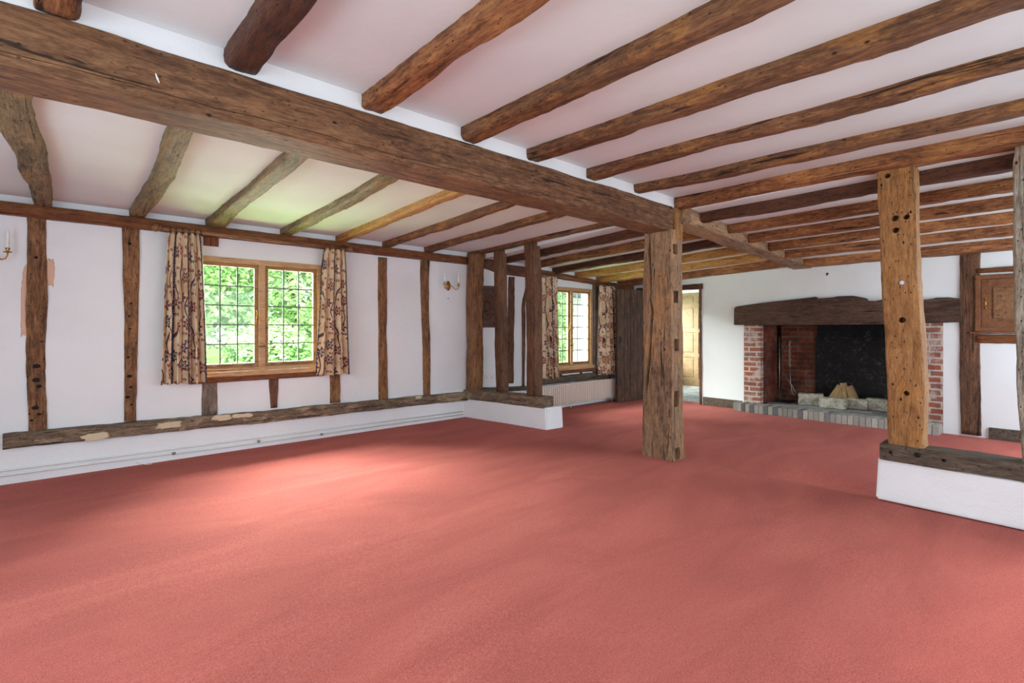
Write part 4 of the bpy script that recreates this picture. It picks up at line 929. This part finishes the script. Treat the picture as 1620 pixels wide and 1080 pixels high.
for f in {f for v in vs for f in v.link_faces}:
    for l in f.loops: l[tl] = (0.15, 0.14, 0.13, 1)
o = link('hearth', bm, 'tint_brick'); o.parent = root; o.matrix_parent_inverse = Matrix.Translation((-XF, -2.1, 0)); o['label'] = 'raised hearth of worn grey bricks set on edge'

# mantel beam
prof = [(3.468, 1.30)]
for px, py in ((1161, 487), (1166, 484.5), (1204, 479), (1249, 474), (1286, 470), (1290, 469), (1293, 473), (1313, 471.5), (1324, 468.5), (1349, 467.5), (1370, 471.5), (1373, 476.5), (1384, 476), (1400, 473), (1430, 472), (1461, 475), (1471, 474), (1480, 470.5), (1500, 470), (1519, 472)):
    q = onX(px, py, 7.735); prof.append((q.y, q.z))
prof += [(prof[-1][0]-0.005, 1.32), (1.5, 1.30), (2.6, 1.295)]
bm = bmesh.new(); prism(bm, [(y-3.5, z-1.3) for y, z in prof], 'X', 0, 0.24)
bmesh.ops.bevel(bm, geom=bm.edges[:], offset=0.008, segments=2, affect='EDGES')
o = link('mantel_beam', bm, 'mantel')
for v in o.data.vertices: v.co = Vector((-v.co.y, v.co.x, v.co.z))      # grain axis
o.location = (7.735, 3.5, 1.3); o.rotation_euler = (0, 0, R(-90)); o.scale = (1, 1, 1)
tag(o, 'dark oak mantel beam with an uneven humped top over the fireplace', 'mantel beam')
bm = bmesh.new(); box(bm, XF-0.006, XF+0.01, 3.11, 3.34, 1.27, 1.33, 0.003); struct(link('trim_3', bm, 'plaster'))

# stone blocks and split logs
GB = 'stone blocks edging the fire'
def block(px, py, wd, ht, dp, rz, lb, seed):
    q = onZ(px, py, 0.115); bm = bmesh.new(); box(bm, -dp/2, dp/2, -wd/2, wd/2, 0, ht, 0.014)
    bmesh.ops.subdivide_edges(bm, edges=bm.edges[:], cuts=3, use_grid_fill=True)
    for v in bm.verts: v.co += v.co.normalized()*0.012*noise.noise(v.co*18+Vector((seed, 0, 0)))
    for v in bm.verts: v.co.z = max(v.co.z, 0)
    o = link('stone_block', bm, 'stone', smooth=True); o.location = (q.x+dp/2, q.y, 0.115); o.rotation_euler = (0, 0, R(rz)); tag(o, lb, 'stone block', GB)
block(1280, 641, 0.32, 0.17, 0.15, 16, 'pale stone block at the left end of the row edging the fire', 1)
block(1316, 646, 0.32, 0.145, 0.14, 2, 'pitted stone block directly in front of the logs', 2)
block(1353, 647, 0.31, 0.14, 0.14, -6, 'stone block just right of the one in front of the logs', 3)
block(1389, 650, 0.30, 0.16, 0.15, 4, 'darker rough stone block at the right, beside the golden post', 4)
def log(a, c, r, lb, seed, split=True):
    a, c = Vector(a), Vector(c); L = (c-a).length; X = (c-a).normalized(); Z = Vector((-1, 0, 0.2)); Z = (Z-X*Z.dot(X)).normalized(); Y = Z.cross(X); bm = bmesh.new(); rings = []
    base = [(-1, -0.5), (-0.4, -0.75), (0.4, -0.75), (1, -0.5), (0.75, 0.1), (0.1, 0.7), (-0.65, 0.2)]
    for i in range(7):
        t = i/6; rings.append([bm.verts.new((L*t, p_[0]*r*(1-0.2*t)+0.006*noise.noise(Vector((t*4, k, seed))), p_[1]*r*(1-0.15*t)+0.008*noise.noise(Vector((t*4, k+9, seed))))) for k, p_ in enumerate(base)])
    for u, v in zip(rings, rings[1:]):
        for k in range(7): bm.faces.new((u[k], u[(k+1) % 7], v[(k+1) % 7], v[k]))
    bm.faces.new(rings[0][::-1]); bm.faces.new(rings[-1])
    o = link('split_log', bm, 'log'); o.matrix_world = Matrix(((X.x, Y.x, Z.x, a.x), (X.y, Y.y, Z.y, a.y), (X.z, Y.z, Z.z, a.z), (0, 0, 0, 1))); tag(o, lb, 'log', 'split logs of the fire')
q = onX(1335, 620, 8.34); Lx, Ly = q.x, q.y
log((Lx-0.02, Ly+0.20, 0.14), (Lx+0.04, Ly+0.06, 0.42), 0.055, 'split log leaning at the left of the little wood stack', 1)
log((Lx-0.05, Ly+0.08, 0.14), (Lx+0.03, Ly+0.03, 0.40), 0.07, 'thick split log at the front of the little wood stack', 2)
log((Lx+0.03, Ly-0.02, 0.15), (Lx+0.02, Ly+0.02, 0.46), 0.055, 'tallest split log in the middle of the little wood stack', 3)
log((Lx-0.02, Ly-0.17, 0.14), (Lx+0.02, Ly-0.05, 0.42), 0.06, 'split log leaning at the right of the little wood stack', 4)
log((Lx+0.10, Ly+0.12, 0.14), (Lx+0.05, Ly+0.0, 0.38), 0.05, 'split log mostly hidden behind the others in the wood stack', 5)
# chimney crane
rt = thing('chimney_crane', 'iron chimney crane with chain and hooks in the left of the fireplace', 'chimney crane', (8.20, 2.97, 0.112))
bm = bmesh.new(); tube(bm, [(0, 0, 0), (0, 0, 1.0)], 0.009, 8); link('upright', bm, 'steel', rt, True)
bm = bmesh.new(); tube(bm, [(0, 0, 0.94), (0.02, -0.1, 0.96), (0.05, -0.25, 0.95)], 0.008, 8); tube(bm, [(0.0, 0, 0.7), (0.03, -0.12, 0.95)], 0.006, 8); link('arm', bm, 'iron', rt, True)
for k in range(9):
    bm = bmesh.new(); z = 0.93-k*0.045; cy = -0.14+0.006*(k % 2)
    tube(bm, [(0.025+(0.012*math.cos(a) if k % 2 else 0), cy+(0 if k % 2 else 0.012*math.cos(a)), z+0.024*math.sin(a)) for a in [2*math.pi*q/10 for q in range(11)]], 0.0045, 6, False); link('chain_link', bm, 'steel', rt, True)
bm = bmesh.new(); tube(bm, [(0.025, -0.14, 0.53), (0.025, -0.15, 0.3), (0.03, -0.17, 0.15), (0.03, -0.2, 0.12), (0.03, -0.22, 0.17)], 0.006, 8); link('hook', bm, 'steel', rt, True)
bm = bmesh.new(); tube(bm, [(0.0, -0.03, 0.5), (0.03, -0.12, 0.33), (0.05, -0.24, 0.12)], 0.005, 6); tube(bm, [(0.0, -0.06, 0.45), (0.03, -0.18, 0.25), (0.03, -0.25, 0.08)], 0.005, 6); link('tongs', bm, 'steel', rt, True)
bm = bmesh.new(); box(bm, -0.08, 0.16, -0.16, 0.06, 0.0, 0.02, 0.004); link('foot_plate', bm, 'iron', rt)

# small hooks
c = onX(1309, 434, XF); bm = bmesh.new(); lathe(bm, [(0.014, -0.006), (0.014, 0)], (c.x, c.y, c.z+0.01), 'X', 12); tube(bm, [(c.x-0.005, c.y, c.z), (c.x-0.03, c.y, c.z-0.02), (c.x-0.035, c.y, c.z+0.005)], 0.004, 6)
tag(link('wall_hook', bm, 'iron', smooth=True), 'small black hook on the white wall above the mantel beam', 'hook')
c = onY(709, 472, YW); bm = bmesh.new(); lathe(bm, [(0.001, -0.006), (0.007, -0.005), (0.008, 0.0)], (c.x, YW, c.z), 'Y', 10)
tag(link('screw', bm, 'bronze', smooth=True), 'small screw head in the wall below the right wall light', 'screw')

# ------------------------------------------------------------------ cupboard in the fireplace wall
def ey(px): return onX(px, 0, XF).y
def ez(px, py): return onX(px, py, XF).z
yL = ey(1543); yR = yL-0.62; zT, zB = ez(1545, 436), ez(1545, 524)
root = thing('wall_cupboard', 'small oak cupboard set in the wall right of the dark stud', 'cupboard', (XF, (yL+yR)/2, zB)); hw = (yL-yR)/2; hh = zT-zB
bm = bmesh.new()
for q_, a in enumerate(((-hw, hw, hh-0.05, hh), (-hw, hw, 0, 0.045), (-hw+0.001, -hw+0.05, 0.001, hh-0.001), (hw-0.05, hw-0.001, 0.001, hh-0.001))): box(bm, -0.05+(q_ > 1)*0.0015, 0.001-(q_ > 1)*0.002, a[0], a[1], a[2], a[3], 0.006)
link('frame', bm, 'cupboard', root)
bm = bmesh.new(); dw = hw-0.053
for q_, a in enumerate(((-dw+0.001, dw-0.001, hh-0.125, hh-0.054), (-dw+0.001, dw-0.001, 0.049, 0.12), (-dw, -dw+0.075, 0.048, hh-0.053), (dw-0.075, dw, 0.048, hh-0.053))): box(bm, -0.042+(q_ < 2)*0.0015, -0.005-(q_ < 2)*0.001, a[0], a[1], a[2], a[3], 0.005)
dr = link('door', bm, 'cupboard', root)
bm = bmesh.new(); box(bm, -0.02, -0.004, -dw+0.07, dw-0.07, 0.115, hh-0.12); box(bm, -0.034, -0.02, -dw+0.095, dw-0.095, 0.14, hh-0.145, 0.01); o = link('door_panel', bm, 'burr', dr); o['label'] = 'figured raised panel'
bm = bmesh.new(); hz = hh*0.5
box(bm, -0.046, -0.041, dw-0.045, dw-0.03, hz-0.018, hz+0.018, 0.002)
for dz in (-0.055, 0.055): lathe(bm, [(0.012, -0.046), (0.010, -0.052), (0.004, -0.058)], (0, dw-0.038, hz+dz), 'X', 12)
tube(bm, [(-0.05, dw-0.038, hz+0.05), (-0.062, dw-0.038, hz+0.02), (-0.062, dw-0.038, hz-0.02), (-0.05, dw-0.038, hz-0.05)], 0.003, 6)
link('handle', bm, 'brass', dr, True)
bm = bmesh.new(); box(bm, -0.075, 0.0, -hw-0.02, hw+0.045, -0.028, -0.004, 0.005); link('ledge', bm, 'cupboard', root)
q = XF-0.015
timber('cupboard_lintel', (q+0.005, yL-0.02, ez(1545, 429)), (q+0.005, yR, ez(1545, 429)), 0.05, 0.06, 'rail', seed=111, label='oak board directly above the wall cupboard', cat='board')
timber('cupboard_rail', (q+0.005, yL+0.0, ez(1545, 536)), (q+0.005, yR, ez(1545, 536)), 0.05, 0.10, 'rail', seed=112, label='oak rail directly below the wall cupboard ledge', cat='board')

# ------------------------------------------------------------------ outside
bm = bmesh.new(); box(bm, -30, 40, 5.95, 60, -0.5, -0.35); struct(link('ground', bm, 'grass'))
def crown_bm(cx, cy, z0, z1, rx, ry, n, sz, seed, solid=None):
    rnd = random.Random(seed); bm = bmesh.new(); tl = bm.loops.layers.float_color.new('tint')
    for _ in range(n):
        # points near the surface of a lumpy egg
        u = rnd.uniform(-1, 1); a = rnd.uniform(0, 2*math.pi); rr = math.sqrt(1-u*u)
        d = Vector((rr*math.cos(a), rr*math.sin(a), u)); lump = 0.82+0.30*noise.noise(d*2.6+Vector((seed, 0, 0)))+0.12*noise.noise(d*7)
        k = lump*rnd.uniform(0.72, 1.02)
        p = Vector((cx+d.x*rx*k, cy+d.y*ry*k, (z0+z1)/2+d.z*(z1-z0)/2*k))
        e = Euler((rnd.uniform(-1, 1), rnd.uniform(-1, 1), rnd.uniform(0, 6.28))).to_matrix(); s = sz*rnd.uniform(0.6, 1.3)
        vs = [bm.verts.new(p+e @ Vector(q)*s) for q in ((0, -1, 0), (0.45, -0.2, 0.1), (0.3, 0.5, 0.05), (0, 1, -0.1), (-0.3, 0.5, 0.05), (-0.45, -0.2, 0.1))]
        f = bm.faces.new(vs); c_ = min(1, max(0, 0.5+0.5*noise.noise(p*1.6)+rnd.uniform(-0.3, 0.3)))
        for l in f.loops: l[tl] = (c_, c_, c_, 1)
    return bm
trees = [('bright green leafy tree seen through the left casement of the big window', 0.6, 12.5, -0.3, 6.0, 2.6, 2.2, 'leaf'),
         ('pale green leafy tree seen through the right casement of the big window', 4.2, 13.0, -0.3, 6.0, 2.4, 2.2, 'leaf'),
         ('deeper green bush low beyond the right casement of the big window', 3.0, 10.2, -0.4, 1.5, 1.0, 0.8, 'leaf_dark'),
         ('tall tree behind the others beyond the big window', 2.2, 17.0, 0, 8.5, 4.2, 2.5, 'leaf_dark'),
         ('leafy bush beyond the left casement of the small window', 10.05, 9.6, -0.4, 2.6, 0.75, 0.8, 'leaf')]
for k, (lb, cx, cy, z0, z1, rx, ry_, mt) in enumerate(trees):
    root = thing('leafy_tree' if z1 > 2 else 'garden_bush', lb, 'tree' if z1 > 3.5 else 'bush', (cx, cy, -0.35))
    n = 24000 if z1 > 3.5 else 9000
    o = link('crown', crown_bm(0, 0, z0+0.35, z1+0.35, rx, ry_, n, 0.075 if z1 > 3.5 else 0.05, k+1), mt, root, uv='keep')
    bm = bmesh.new(); tube(bm, [(0, 0, 0), (0.05, 0, (z1+0.3)*0.3), (0.0, 0.05, (z1+0.3)*0.7)], [0.16, 0.12, 0.04] if z1 > 3.5 else [0.05, 0.04, 0.02], 10); link('trunk', bm, 'bark', root, True)
root = thing('neighbouring_house', 'white rendered house wing with slate eaves seen through the small window', 'house', (15.4, 11.0, -0.35))
bm = bmesh.new(); box(bm, -4.0, 4, 0, 4, 0, 2.85); link('wall', bm, 'render', root)
bm = bmesh.new(); prism(bm, [(-0.4, 2.62), (-0.4, 2.8), (2, 4.9), (4.4, 2.8), (4.4, 2.62)], 'X', -4.3, 4.3); link('roof', bm, 'tile', root)
